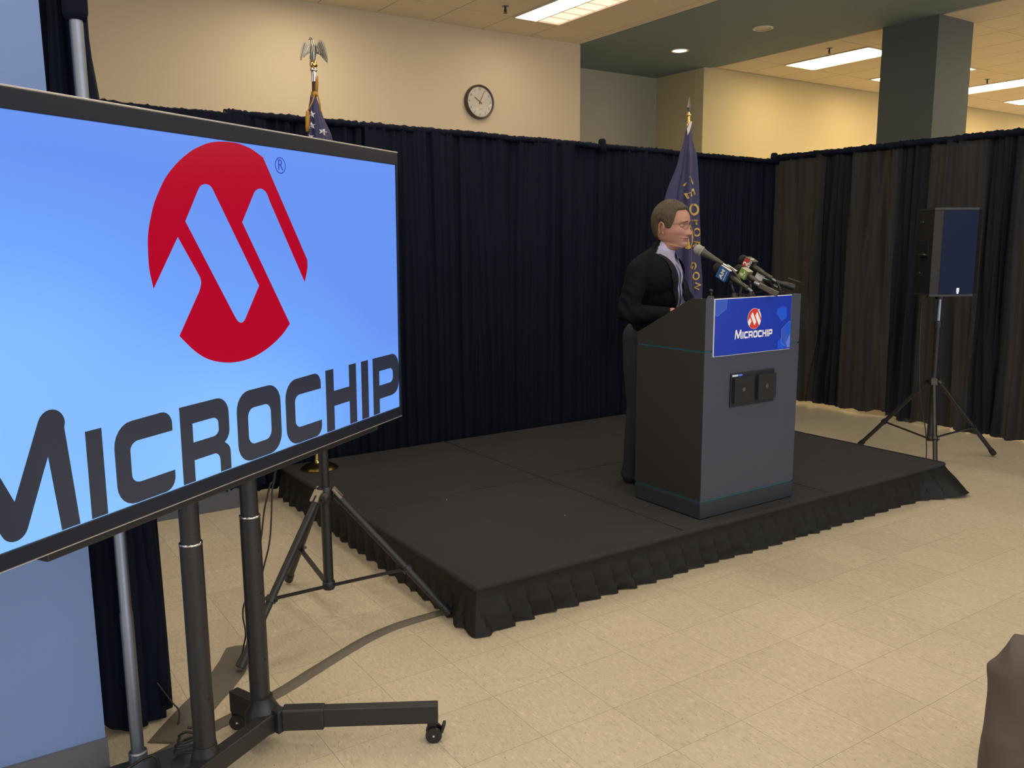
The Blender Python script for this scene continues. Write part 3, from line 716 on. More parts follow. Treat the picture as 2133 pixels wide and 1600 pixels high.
sgn('hexagon_print', [[sp(.875, .38), sp(.98, .52), sp(.999, .49), sp(.999, .03), sp(.96, .03), sp(.875, .13)]], M['sign_soft'], .00005)
sgn('hexagon_print', [[sp(.90, .42), sp(.98, .52), sp(.999, .49), sp(.999, .30), sp(.96, .24)]], M['sign_mid'], .00005, .0001)
sgn('hexagon_print', [[sp(.999, .30), sp(.94, .12), sp(.97, .03), sp(.999, .03)]], M['sign_pale'], .00005, .0001)
sgn('hexagon_print', [[sp(.83, .03), sp(.83, .16), sp(.875, .22), sp(.93, .07), sp(.90, .02)]], M['sign_mid'], .00005, .0001)
for seg in ring([sp(.999, .49), sp(.98, .52), sp(.875, .38), sp(.875, .13), sp(.96, .03)], .0012): sgn('hexagon_line', [seg], M['sign_pale'], .00005, .0002)
k = .288/1.76; ky = k*1.08
cxs, cys = .503*W_+.105*k, .60*H_-.144*ky+.004
b_ = nb(); n = 40
el = [(DCX+(DRX+.01)*cos(2*pi*i/n), DCY+(DRY+.01)*sin(2*pi*i/n)) for i in range(n)]
sgn('emblem_disc', xf([el], k, ky, cxs, cys), M['white'], .0001, .0002)
sgn('emblem', xf([LOGO_OUT, LOGO_HOLE], k, ky, cxs, cys), M['red'], .0001, .0005)
for ch, lp in LETTERS: sgn('letter', xf(lp, k, ky, cxs, cys+.006), M['white'], .0001, .0004)
sgn('registered_dot', xf([[(.10+.022*cos(a*.7), .40+.022*sin(a*.7)) for a in range(9)]], k, ky, cxs, cys), M['white'], .0001, .0004)

# ------------------------------------------------------------------ television
TP0 = V(0.7725, 2.442, 1.44); TT = V(0.8311, 0.5561, 0.01).normalized(); TU = V(0.0017, -0.0205, 0.9998).normalized(); TN = TT.cross(TU).normalized()
def tp(u, v, w=0): return TP0+TT*u+TU*v+TN*w
TL, TRt, TB, TTp = -1.0, .7745, -.4485, .4415
tv = top('television', 'huge flat television in front showing the red round emblem and black lettering', 'television', tuple(tp(-.1, TB-.04, -.05)))
def tbox(b_, u0, u1, v0, v1, w0, w1, bev=0): obox(b_, tp((u0+u1)/2, (v0+v1)/2, (w0+w1)/2), TT, TU, TN, u1-u0, v1-v0, w1-w0, bev=bev)
M['bezel'] = mat('gloss_black_bezel', (.010, .014, .028), .32, vary=.02, spec=.3)
b_ = nb()
tbox(b_, TL-.012, TRt+.009, TTp, TTp+.043, -.03, .006, .002); tbox(b_, TL-.012, TRt+.009, TB-.036, TB, -.03, .006, .002)
tbox(b_, TRt, TRt+.009, TB, TTp, -.03, .006, .001); tbox(b_, TL-.012, TL, TB, TTp, -.03, .006, .001); obj('bezel', b_, M['bezel'], tv)
M['silver_trim'] = mat('silver_trim', (.5, .47, .47), .35, .6, vary=.03)
b_ = nb(); tbox(b_, TL-.013, TRt+.010, TTp+.0425, TTp+.047, -.028, .0066, .001); obj('trim_line', b_, M['silver_trim'], tv)
b_ = nb(); tbox(b_, TL-.013, TRt+.010, TB-.0385, TB-.036, -.03, .007, .0008); obj('trim_line', b_, M['silver_trim'], tv)
b_ = nb(); tbox(b_, TL, TRt, TB-.02, TTp+.03, -.045, -.012, .004); tbox(b_, TL+.2, TRt-.2, TB+.05, TTp-.05, -.085, -.045, .01); obj('back_cover', b_, M['black'], tv)
b_ = nb(); tbox(b_, TL+.25, TRt-.14, TB-.062, TB-.037, -.05, -.008, .004); obj('sound_bar', b_, M['black'], tv)
for u in (.10, -.16):
    b_ = nb(); tbox(b_, u-.03, u+.03, -.35, .35, -.105, -.085); obj('mounting_bracket', b_, M['blackm'], tv)
# lit screen
sm = bpy.data.materials.new('lit_screen'); sm.use_nodes = True; nt = sm.node_tree; N = nt.nodes; L = nt.links
pb = N['Principled BSDF']; pb.inputs['Base Color'].default_value = (.01, .01, .012, 1); pb.inputs['Roughness'].default_value = .18; pb.inputs['Specular IOR Level'].default_value = .25
tc = N.new('ShaderNodeTexCoord'); sx = N.new('ShaderNodeSeparateXYZ'); L.new(tc.outputs['Generated'], sx.inputs[0])
nn_ = N.new('ShaderNodeTexNoise'); nn_.inputs['Scale'].default_value = 1.6; nn_.inputs['Detail'].default_value = 0; L.new(tc.outputs['Generated'], nn_.inputs['Vector'])
f1 = N.new('ShaderNodeMath'); f1.operation = 'MULTIPLY_ADD'; f1.inputs[1].default_value = -.75; f1.inputs[2].default_value = .62; L.new(sx.outputs['Z'], f1.inputs[0])
f2 = N.new('ShaderNodeMath'); f2.operation = 'MULTIPLY_ADD'; f2.inputs[1].default_value = -.55; L.new(sx.outputs['X'], f2.inputs[0]); L.new(f1.outputs[0], f2.inputs[2])
f3 = N.new('ShaderNodeMath'); f3.operation = 'MULTIPLY_ADD'; f3.inputs[1].default_value = .7; L.new(nn_.outputs['Fac'], f3.inputs[0]); L.new(f2.outputs[0], f3.inputs[2])
cr = N.new('ShaderNodeValToRGB'); e = cr.color_ramp.elements; e[0].position = .05; e[0].color = (.13, .29, .88, 1); e[1].position = .75; e[1].color = (.25, .55, 1.0, 1); k_ = cr.color_ramp.elements.new(.4); k_.color = (.16, .38, .98, 1)
L.new(f3.outputs[0], cr.inputs[0]); L.new(cr.outputs[0], pb.inputs['Emission Color']); pb.inputs['Emission Strength'].default_value = .75
b_ = nb(); tbox(b_, TL, TRt, TB, TTp, -.012, 0.0); scr = obj('screen', b_, sm, tv)
M['tv_red'] = mat('screen_red', (.02, .0, .0), .2, emit=(.43, .002, .022), estr=.75, spec=.25, vary=.01)
M['tv_black'] = mat('screen_black', (.012, .012, .016), .2, emit=(.030, .040, .075), estr=.38, spec=.5, vary=.01)
M['tv_navy'] = mat('screen_navy', (.01, .01, .02), .2, emit=(.01, .03, .35), estr=1.0, vary=.01)
def tvs(name, loops, m, lift): return curve_shape(name, loops, tp(0, 0, lift), TT, TU, m, scr, th=.0002)
tvs('emblem', [LOGO_OUT, LOGO_HOLE], M['tv_red'], .0006)
for ch, lp in LETTERS: tvs('letter', lp, M['tv_black'], .0006)
def circ(cx, cy, r, n=36, ry=None): return [(cx+r*cos(2*pi*i/n), cy+(ry or r)*sin(2*pi*i/n)) for i in range(n)]
tvs('registered_ring', [circ(.110, .3935, .0245, ry=.0235), circ(.110, .3935, .0215, ry=.0205)], M['tv_navy'], .0006)
text_shape('registered_letter', 'R', .044, tp(.110, .3935, .0006), TT, TU, M['tv_navy'], scr, th=.0002)

# television stand
PA = V(.744, 2.589, 0); PB_ = V(.53, 2.437, 0)
ts = top('television_stand', 'black two-post rolling stand carrying the television', 'stand', (.64, 2.51, 0))
for P in (PA, PB_):
    b_ = nb(); lathe(b_, P+V(0, 0, .07), [(.0315, 0), (.0315, .70), (.0275, .703), (.0275, 1.75), (.024, 1.755)], seg=32); po = obj('post', b_, M['blackm'], ts, smooth=True, auto=30)
    b_ = nb(); lathe(b_, P+V(0, 0, .768), [(.0285, 0), (.0325, .001), (.0325, .006), (.0285, .007)], seg=32); obj('chrome_ring', b_, M['chrome'], po, smooth=True)
    for z in (.30, .52, .66):
        b_ = nb(); lathe(b_, P+V(.031*.5, -.031*.86, z), [(.004, 0), (.004, .002)], ax=V(.5, -.86, 0), seg=10); obj('pin_hole', b_, M['black'], po)
    b_ = nb(); obox(b_, P+TN*.035+V(0, 0, 1.44), TT, TU, TN, .07, .55, .035); obj('mount_clamp', b_, M['blackm'], ts)
du = (PA-PB_).normalized(); dn = V(du.y, -du.x, 0)   # dn points to the audience
def beam(b_, p, q, w, h, zc, bev=.003):
    p = Vector(p); q = Vector(q); d = (q-p); l = d.length; d.normalize(); s = V(-d.y, d.x, 0)
    obox(b_, V((p.x+q.x)/2, (p.y+q.y)/2, zc), d, s, V(0, 0, 1), l, w, h, bev=bev)
FR = V(1.225, 2.275, 0); HUB = PA+V(.035, -.045, 0)
HUBL = PB_-du*.30; FL = HUBL+dn*.34-du*.28
def foot(hub, end, bk, nm):
    b_ = nb(); beam(b_, hub+(end-hub).normalized()*.03, end, .038, .062, .100); obj('foot_beam', b_, M['blackm'], ts)
    b_ = nb(); beam(b_, hub-(bk-hub).normalized()*.03, bk, .036, .075, .095); obj('rear_foot', b_, M['blackm'], ts)
    b_ = nb(); d = (end-hub).normalized(); beam(b_, hub+d*.02, hub+d*.155, .048, .072, .098, .006); obj('foot_socket', b_, M['blackm'], ts)
    for e in (end-d*.015, bk-(bk-hub).normalized()*.02):
        s = V(-d.y, d.x, 0)
        b_ = nb()
        for k in (-1, 1): lathe(b_, V(e.x, e.y, .027)+s*(k*.016)-s*.006, [(.010, 0), (.026, .001), (.027, .004), (.027, .009), (.010, .012)], ax=s, seg=24)
        cs = obj('caster', b_, M['black'], ts, smooth=True, auto=35)
        b_ = nb(); obox(b_, V(e.x, e.y, .054)-d*.006, d, s, V(0, 0, 1), .030, .018, .030, bev=.003); lathe(b_, V(e.x, e.y, .06), [(.010, 0), (.010, .015)], seg=12)
        obox(b_, V(e.x, e.y, .046)+d*.030, d, s, (V(0, 0, 1)*.9+d*.3).normalized(), .010, .026, .034, bev=.002); obj('caster_fork', b_, M['blackm'], cs)
        for k in (-1, 1):
            b_ = nb(); lathe(b_, V(e.x, e.y, .027)+s*(k*.022), [(.0045, 0), (.004, .0015)], ax=s*k, seg=10); obj('axle_cap', b_, M['chrome'], cs)
foot(HUB, FR, PA+V(-.045, .155, 0), 'r'); foot(HUBL, FL, HUBL+V(-.16, .03, 0), 'l')
b_ = nb(); beam(b_, HUB+V(-.01, .01, 0), PB_-du*.32, .046, .060, .092, .006); obj('cross_beam', b_, M['blackm'], ts)
b_ = nb()
lathe(b_, PA+V(.004, -.006, .052), [(.05, 0), (.058, .01), (.058, .06), (.043, .085), (.036, .10), (.034, .115)], seg=28); obj('hub_casting', b_, M['blackm'], ts, smooth=True, auto=40); b_ = nb(); lathe(b_, PB_+V(0, 0, .052), [(.04, 0), (.045, .01), (.045, .05), (.036, .08), (.034, .10)], seg=24)
obj('hub_casting', b_, M['blackm'], ts, smooth=True, auto=40)

# ------------------------------------------------------------------ tripod speaker stands
def tripod(c, R_, angs, hub, bot, topz, lab, col=None):
    c = Vector(c); t = top('speaker_stand', lab, 'stand', tuple(c))
    b_ = nb(); lathe(b_, c+V(0, 0, bot), [(.021, 0), (.021, hub-bot+.44), (.022, hub-bot+.445)], seg=20); obj('outer_tube', b_, M['blackm'], t, smooth=True, auto=30)
    b_ = nb(); lathe(b_, c+V(0, 0, hub+.40-.0), [(.0165, 0), (.0165, topz-hub-.40)], seg=20); obj('pole', b_, M['alu'] if col else M['blackm'], t, smooth=True, auto=30)
    b_ = nb(); lathe(b_, c+V(0, 0, hub+.40), [(.026, 0), (.027, .01), (.027, .05), (.023, .055)], seg=20); obj('collar', b_, M['blackm'], t, smooth=True, auto=30)
    b_ = nb(); lathe(b_, c+V(0, 0, hub-.03), [(.027, 0), (.033, .01), (.033, .055), (.026, .07)], seg=20)
    tube(b_, [c+V(0, 0, hub+.01), c+V(-.02, -.055, hub+.01)], .010, 10); ball(b_, c+V(-.024, -.06, hub+.01), .020, u=12, v=8); obj('hub', b_, M['blackm'], t, smooth=True, auto=40)
    b_ = nb(); lathe(b_, c+V(0, 0, bot-.004), [(.024, 0), (.027, .008), (.027, .030), (.024, .036)], seg=20); obj('lower_hub', b_, M['blackm'], t, smooth=True, auto=40)
    for a in angs:
        a = radians(a); d = V(cos(a), sin(a), 0); s = V(-sin(a), cos(a), 0)
        p0 = c+d*.045+V(0, 0, hub+.005); p1 = c+d*(R_-.008)+V(0, 0, .022)
        b_ = nb(); tube(b_, [p0, p1], .0155, 14); lg = obj('leg', b_, M['blackm'], t, smooth=True, auto=30)
        dd = (p1-p0).normalized(); b_ = nb(); tube(b_, [p1-dd*.045, p1-dd*.002], [.0195, .0215], 12); obj('rubber_foot', b_, M['black'], lg, smooth=True, auto=40)
        b_ = nb(); m_ = (p0*.985+p1*.015); obox(b_, m_+V(0, 0, .014), dd, s, dd.cross(s), .055, .044, .010, bev=.002); obj('hinge_plate', b_, mat('hinge_tan', (.30, .25, .2), .4, .5, vary=.03) if not col else M['blackm'], lg)
        tt = .62; q = p0+(p1-p0)*tt; b_ = nb(); tube(b_, [q-dd*.012, q+dd*.012], .022, 14); tube(b_, [q-s*.03, q+s*.03], .006, 8); obj('clamp', b_, M['blackm'], lg, smooth=True, auto=40)
        b_ = nb(); q0 = c+d*.02+V(0, 0, bot+.012); e_ = (q-q0); obox(b_, (q0+q)/2, e_.normalized(), s, e_.normalized().cross(s), e_.length, .006 if False else .020, .008); obj('brace', b_, M['blackm'], t)
    return t
tripod((1.275, 3.325, 0), .52, (-30.6, 207, 90.5), .565, .155, 1.185, 'black tripod speaker stand in front of the stage corner, beside the television stand')
tripod((5.996, 3.397, 0), .55, (-25, 95, 215), .585, .155, 1.20, 'black tripod speaker stand beyond the right end of the stage', col=True)
def loudspeaker(c, z0, ang, lab):
    c = Vector(c); t = top('loudspeaker', lab, 'loudspeaker', (c.x, c.y, z0))
    f = V(cos(radians(ang)), sin(radians(ang)), 0); s = V(-f.y, f.x, 0); up = V(0, 0, 1); H = .61; w, dp, wb = .36, .34, .20
    def q(a, b2, z): return c+f*a+s*b2+V(0, 0, z)
    outl = [(dp/2-.03, w/2), (dp/2, w/2-.055), (dp/2, -w/2+.055), (dp/2-.03, -w/2), (-dp/2+.03, -wb/2-.01), (-dp/2, -wb/2+.02), (-dp/2, wb/2-.02), (-dp/2+.03, wb/2+.01)]
    b_ = nb(); plate(b_, [q(a, b2, z0+.012) for a, b2 in outl], up, H-.024); obj('cabinet', b_, mat('speaker_shell', (.007, .007, .010), .5, bump=.3, bscale=350, vary=.1), t)
    for zz in (z0, z0+H-.014):
        b_ = nb(); plate(b_, [q(a*1.02+.002, b2*1.02, zz) for a, b2 in outl], up, .014); obj('end_cap', b_, mat('speaker_cap', (.03, .03, .034), .4, vary=.05), t)
    b_ = nb(); n = 10; A_ = []; B_ = []
    for i in range(n+1):
        tt = i/n; b2 = -w/2+.05+(w-.10)*tt; a = dp/2+.002+.016*sin(pi*tt); A_.append(q(a, b2, z0+.02)); B_.append(q(a, b2, z0+H-.02))
    strip_poly(b_, A_, B_); obj('grille', b_, mat('perforated_grille', (.012, .030, .10), .45, .3, bump=.8, bscale=900, vary=.1), t, smooth=True)  # blue light on the black grille is painted into its colour
    b_ = nb(); obox(b_, q(dp/2+.019, 0, z0+.045), s, up, f, .022, .030, .004, bev=.001); obj('badge', b_, M['chrome'], t)
    b_ = nb(); ball(b_, q(dp/2+.019, 0, z0+.025), .006, u=10, v=6); obj('power_lamp', b_, mat('blue_led', (.1, .1, .4), .3, emit=(.25, .3, 1), estr=4, vary=.01), t)
    for sd in (-1, 1):     # recessed side handles: dark pocket plate, bar, rigging points
        e0 = q(dp/2-.03, sd*w/2, 0); e1 = q(-dp/2+.03, sd*(wb/2+.01), 0); dd = (e1-e0).normalized(); nn = V(dd.y, -dd.x, 0)
        if nn.dot(s*sd) < 0: nn = -nn
        mid = (e0+e1)/2
        b_ = nb(); obox(b_, V(mid.x, mid.y, z0+.33)+nn*.002, dd, up, nn, .15, .12, .006, bev=.002); h = obj('handle_pocket', b_, M['black'], t)
        b_ = nb(); tube(b_, [V(mid.x, mid.y, z0+.285)+nn*.006+dd*.065, V(mid.x, mid.y, z0+.285)+nn*.02+dd*.05, V(mid.x, mid.y, z0+.288)+nn*.02-dd*.05, V(mid.x, mid.y, z0+.285)+nn*.006-dd*.065], .009, 8); obj('handle', b_, M['blackm'], h, smooth=True)
        for zz in (.16, .52):
            b_ = nb(); obox(b_, V(mid.x, mid.y, z0+zz)+nn*.003+dd*.07, dd, up, nn, .032, .012, .005); obj('rigging_point', b_, M['alu'], t)
    b_ = nb(); lathe(b_, c+V(0, 0, z0-.03), [(.03, 0), (.032, .03)], seg=18); obj('pole_cup', b_, M['blackm'], t)
loudspeaker((5.996, 3.397, 0), 1.225, -116, 'black loudspeaker with blue sheen on the tripod stand at the right')
loudspeaker((1.275, 3.325, 0), 1.20, -116, 'black loudspeaker hidden behind the television on the near tripod stand')
# ------------------------------------------------------------------ people
def blob(parts, voxel=.008, smooth=4, fac=.5):
    """union of balls and tapered limbs, voxel-remeshed to one continuous surface; parts: ('b', c, rx, ry, rz, rot) / ('l', [pts], [radii], flat)"""
    b_ = nb()
    for p in parts:
        if p[0] == 'b': ball(b_, p[1], p[2], p[3], p[4], 20, 14, p[5] if len(p) > 5 else None)
        else:
            pts = [Vector(q) for q in p[1]]; rs = p[2]
            P_ = [pts[0]]; R_ = [rs[0]]
            for i in range(1, len(pts)):
                for k in range(1, 5): P_.append(pts[i-1].lerp(pts[i], k/4)); R_.append(rs[i-1]+(rs[i]-rs[i-1])*k/4)
            tube(b_, P_, R_, 16); ball(b_, pts[0], rs[0]*.99, u=16, v=10); ball(b_, pts[-1], rs[-1]*.99, u=16, v=10)
    me = bpy.data.meshes.new('tmp'); b_.to_mesh(me); b_.free()
    o = bpy.data.objects.new('tmp', me); COL.objects.link(o)
    m = o.modifiers.new('r', 'REMESH'); m.mode = 'VOXEL'; m.voxel_size = voxel
    s = o.modifiers.new('s', 'SMOOTH'); s.iterations = smooth; s.factor = fac
    dg = bpy.context.evaluated_depsgraph_get(); dg.update()
    e = bpy.data.meshes.new_from_object(o.evaluated_get(dg), depsgraph=dg)
    bpy.data.objects.remove(o); r = nb(); r.from_mesh(e); bpy.data.meshes.remove(e); bpy.data.meshes.remove(me); return r
def interp(tab, z):
    tab = sorted(tab)
    if z <= tab[0][0]: return tab[0][1]
    for (a, va), (b2, vb) in zip(tab, tab[1:]):
        if z <= b2:
            t = (z-a)/(b2-a); t = t*t*(3-2*t)*.5+t*.5; return va+(vb-va)*t
    return tab[-1][1]
FRONT = [(-1.05, -.13), (-.72, -.03), (-.62, .055), (-.565, .16), (-.53, .25), (-.50, .325), (-.46, .372), (-.42, .386), (-.37, .372), (-.345, .372), (-.30, .388), (-.25, .392), (-.20, .398), (-.12, .392), (-.05, .372), (.0, .362), (.05, .385), (.10, .402), (.18, .400), (.26, .375), (.34, .315), (.40, .235), (.45, .145), (.485, .05), (.5, -.02)]
BACK = [(-1.05, -.32), (-.7, -.29), (-.5, -.285), (-.35, -.31), (-.2, -.385), (-.05, -.44), (.1, -.465), (.22, -.45), (.34, -.385), (.42, -.29), (.47, -.18), (.5, -.06)]
WID = [(-1.05, .235), (-.7, .19), (-.55, .19), (-.45, .196), (-.35, .240), (-.25, .270), (-.15, .305), (.0, .318), (.12, .322), (.22, .31), (.32, .27), (.40, .205), (.46, .13), (.5, .03)]
_IC = {}
def ism(tab, z):
    k = (id(tab), round(z, 5))
    if k not in _IC: _IC[k] = sum(interp(tab, z+d)*w for d, w in ((-.03, .12), (-.015, .23), (0, .30), (.015, .23), (.03, .12))) if abs(z) < .47 else interp(tab, z)
    return _IC[k]
def head_pt(z, th, feat=True):
    xf, xb, w = ism(FRONT, z), ism(BACK, z), ism(WID, z); xm = -.06 if z > -.5 else (xf+xb)/2
    c, s = cos(th), sin(th)
    nf = 2.25 if z > -.1 else (2.25-.55*min(1, (-.1-z)/.3) if z > -.5 else 2.0)
    n = nf if c > 0 else 2.1
    cc = math.copysign(abs(c)**(2/n), c); ss = math.copysign(abs(s)**(2/n), s)
    x = xm+((xf-xm) if c > 0 else (xm-xb))*cc; y = w*ss
    if feat and c > .1:
        ay = abs(y); G = lambda dy, sy, dz, sz: math.exp(-((ay-dy)/sy)**2-((z-dz)/sz)**2)
        t = max(0, min(1, (.03-z)/.22)); ridge = (  .016+.076*t**1.15) if -.215 < z < .05 else (.092*max(0, 1-(-.215-z)/.035) if z <= -.215 else .018*max(0, 1-(z-.05)/.05))
        x += ridge*math.exp(-(ay/(.040+.028*t))**2)
        x += .030*G(.062, .028, -.195, .035)
        x -= .050*G(.150, .062, -.005, .048); x += .020*G(.13, .10, .075, .035)
        x += .020*G(.215, .07, -.15, .075); x -= .012*G(.12, .03, -.235, .05)
        x += .022*G(.0, .085, -.288, .020); x += .024*G(.0, .075, -.336, .020); x -= .026*G(.0, .095, -.311, .0085)
        x -= .014*G(.0, .12, -.372, .020); x -= .008*G(.12, .03, -.311, .02)
        x -= .010*G(.0, .012, -.262, .022)
    g = min(1, max(0, (-.25-z)/.25)) if z > -.5 else max(0, 1-(-.5-z)/.42)
    z += .30*max(0, .34-x)*g*(.35+.65*g)
    return V(x, y, z)
HAIRLINE = [(0, .350), (.35, .335), (.6, .335), (.82, .32), (.96, .28), (1.06, .15), (1.14, .02), (1.24, -.055), (1.36, -.075), (1.47, -.05), (1.55, .05), (1.72, .10), (1.92, .05), (2.05, -.12), (2.25, -.28), (2.6, -.37), (3.15, -.40)]
def make_head(Hh, T, tone=0):
    """returns dict of bmeshes in world space"""
    out = {}
    nz_, nt_ = 150, 132; b_ = nb(); rows = []
    zs = [-1.02+1.515*(i/nz_) for i in range(nz_+1)]
    for z in zs: rows.append([b_.verts.new(head_pt(z, 2*pi*k/nt_)) for k in range(nt_)])
    for i in range(nz_):
        for k in range(nt_):
            f = b_.faces.new((rows[i][k], rows[i][(k+1) % nt_], rows[i+1][(k+1) % nt_], rows[i+1][k]))
            c = f.calc_center_median(); ay = abs(c.y)
            if c.x > .30 and -.352 < c.z < -.276 and ay < .105*(1-((c.z+.311)/.075)**2*.5): f.material_index = 1
            if c.x > .3 and ay < .085 and abs(c.z+.311) < .006: f.material_index = 2
    b_.faces.new(rows[-1]); b_.faces.new(rows[0][::-1])
    # ears
    for s in (-1, 1):
        base = V(-.085, .300*s, -.065)
        ax = V(-.35, s*.94, 0).normalized(); fw = V(.94, s*.35, 0).normalized()
        loop = []
        for k in range(17):
            a = radians(-62+k*(258/16)); rx = .076; rz = .122 if sin(a) > 0 else .128
            loop.append(base+ax*(.042+.012*sin(a))+fw*(-cos(a)*rx*1.0+.0+.012*sin(a))*(1 if True else 1)+V(0, 0, sin(a)*rz))
        tube(b_, loop, [.013+.006*sin(pi*k/16) for k in range(17)], 8)
        R_ = Matrix((fw, ax, V(0, 0, 1))).transposed()
        ball(b_, base+ax*.020+fw*.006, .060, .026, .108, 14, 10, R_); ball(b_, base+ax*.030+V(0, 0, -.105)+fw*.018, .030, .020, .034, 10, 8, R_)
        ball(b_, base+ax*.038+V(0, 0, -.030)+fw*.050, .016, .014, .026, 8, 6, R_)
    for v in b_.verts: v.co = T @ (v.co*Hh)
    out['head'] = b_
    # eyes
    for nm, r, rr in (('eye', .052, None),):
        b_ = nb()
        for s in (-1, 1): pass
    out['eyes'] = []
    for s in (-1, 1):
        c = V(.292, .138*s, -.010)
        e = nb(); ball(e, c, .051, u=18, v=12); d = V(.98, .05*s, -.10).normalized(); lathe(e, c+d*.0475, [(.024, 0), (.022, .004), (.001, .0055)], ax=d, seg=16, mi=1)
        for v in e.verts: v.co = T @ (v.co*Hh)
        l = nb(); nn_ = 12
        for (lo, hi) in ((-5, 100), (-80, -15)):
            g = [[l.verts.new(c+Matrix.Rotation(radians(az+s*14), 3, 'Z') @ V(cos(radians(el)), 0, sin(radians(el)))*.0565) for az in range(-98, 99, 14)] for el in [lo+(hi-lo)*i/8 for i in range(9)]]
            for i in range(8):
                for k in range(len(g[0])-1): l.faces.new((g[i][k], g[i][k+1], g[i+1][k+1], g[i+1][k]))
        for v in l.verts: v.co = T @ (v.co*Hh)
        w = nb(); W1 = []; W2 = []
        for k in range(9):
            t = k/8; y = s*(.060+.165*t); z = .062+.018*sin(pi*min(1, t*1.15))-.012*t
            th = atan2(y, .42); p = head_pt(z, th*1.02); q = head_pt(z+.030*(1-.6*t), th*1.02)
            p.x += .004; q.x += .001; W1.append(p); W2.append(q)
        strip_poly(w, W1, W2)
        r = bmesh.ops.extrude_face_region(w, geom=w.faces[:]); bmesh.ops.translate(w, verts=[v for v in r['geom'] if isinstance(v, bmesh.types.BMVert)], vec=(.006, 0, 0))
        for v in w.verts: v.co = T @ (v.co*Hh)
        out['eyes'].append((e, l, w))
    # hair shell
    h = nb(); outer = []; n2 = 160; m2 = 64
    for k in range(n2):
        th = 2*pi*k/n2; a = th if th <= pi else 2*pi-th; z0 = interp(HAIRLINE, a)+.010*nz(k*.35, 2, 1)
        col = []
        for i in range(m2+1):
            t = i/m2; z = z0+(.492-z0)*t; p = head_pt(z, th, False); cen = V(-.05, 0, .05 if z > .05 else z)
            d = (p-cen).normalized(); edge = min(1, t*7)**.5; topf = max(0, min(1, (z-.1)/.35))
            thick = .006+.034*edge+.030*topf*edge+.028*math.exp(-((p.x+.12)/.2)**2)*topf*edge
            strand = nz(k*.42+p.x*5, i*.055, 3)*.009+nz(k*.10, i*.10, 8)*.012+.004*sin(k*1.3+i*.12)
            if a < .5: thick += .006*edge*(1-a/.5)
            col.append(h.verts.new(p+d*(thick+strand*edge)))
        outer.append(col)
    for k in range(n2):
        for i in range(m2): h.faces.new((outer[k][i], outer[(k+1) % n2][i], outer[(k+1) % n2][i+1], outer[k][i+1]))
    h.faces.new([outer[k][m2] for k in range(n2)])
    inner = [h.verts.new(head_pt(interp(HAIRLINE, (2*pi*k/n2) if k <= n2/2 else 2*pi-2*pi*k/n2)-.004, 2*pi*k/n2, False)*.985) for k in range(n2)]
    for k in range(n2): h.faces.new((outer[(k+1) % n2][0], outer[k][0], inner[k], inner[(k+1) % n2]))
    for v in h.verts: v.co = T @ (v.co*Hh)
    bmesh.ops.recalc_face_normals(h, faces=h.faces); out['hair'] = h
    return out
def hand_parts(w, d, up, s, curl=.5):
    """w wrist, d pointing along the hand, up = back of hand, s = thumb side"""
    P = [('l', [w, w+d*.035], [.027, .030]), ('b', w+d*.062, .042, .036, .018, Matrix((d, s, up)).transposed())]
    for k, (o, l) in enumerate(((.028, .072), (.010, .080), (-.010, .075), (-.028, .060))):
        a = w+d*.088+s*o; a1 = a+d*l*.45-up*l*.10*curl; a2 = a1+d*l*.28-up*l*.30*curl; a3 = a2+d*l*.12-up*l*.30*curl
        P.append(('l', [a-d*.02, a1, a2, a3], [.0095, .009, .0083, .0072]))
    t0 = w+d*.028+s*.024; t1 = t0+d*.030+s*.026-up*.006; t2 = t1+d*.030+s*.006-up*.008; P.append(('l', [t0, t1, t2], [.014, .0115, .009]))
    return P
SKIN = mat('skin', (.40, .205, .150), .5, bump=.08, bscale=140, vary=.05, vscale=30, spec=.4)
LIP = mat('lips', (.30, .115, .10), .45, vary=.03); MOUTH = mat('mouth_line', (.10, .03, .03), .6, vary=.03)
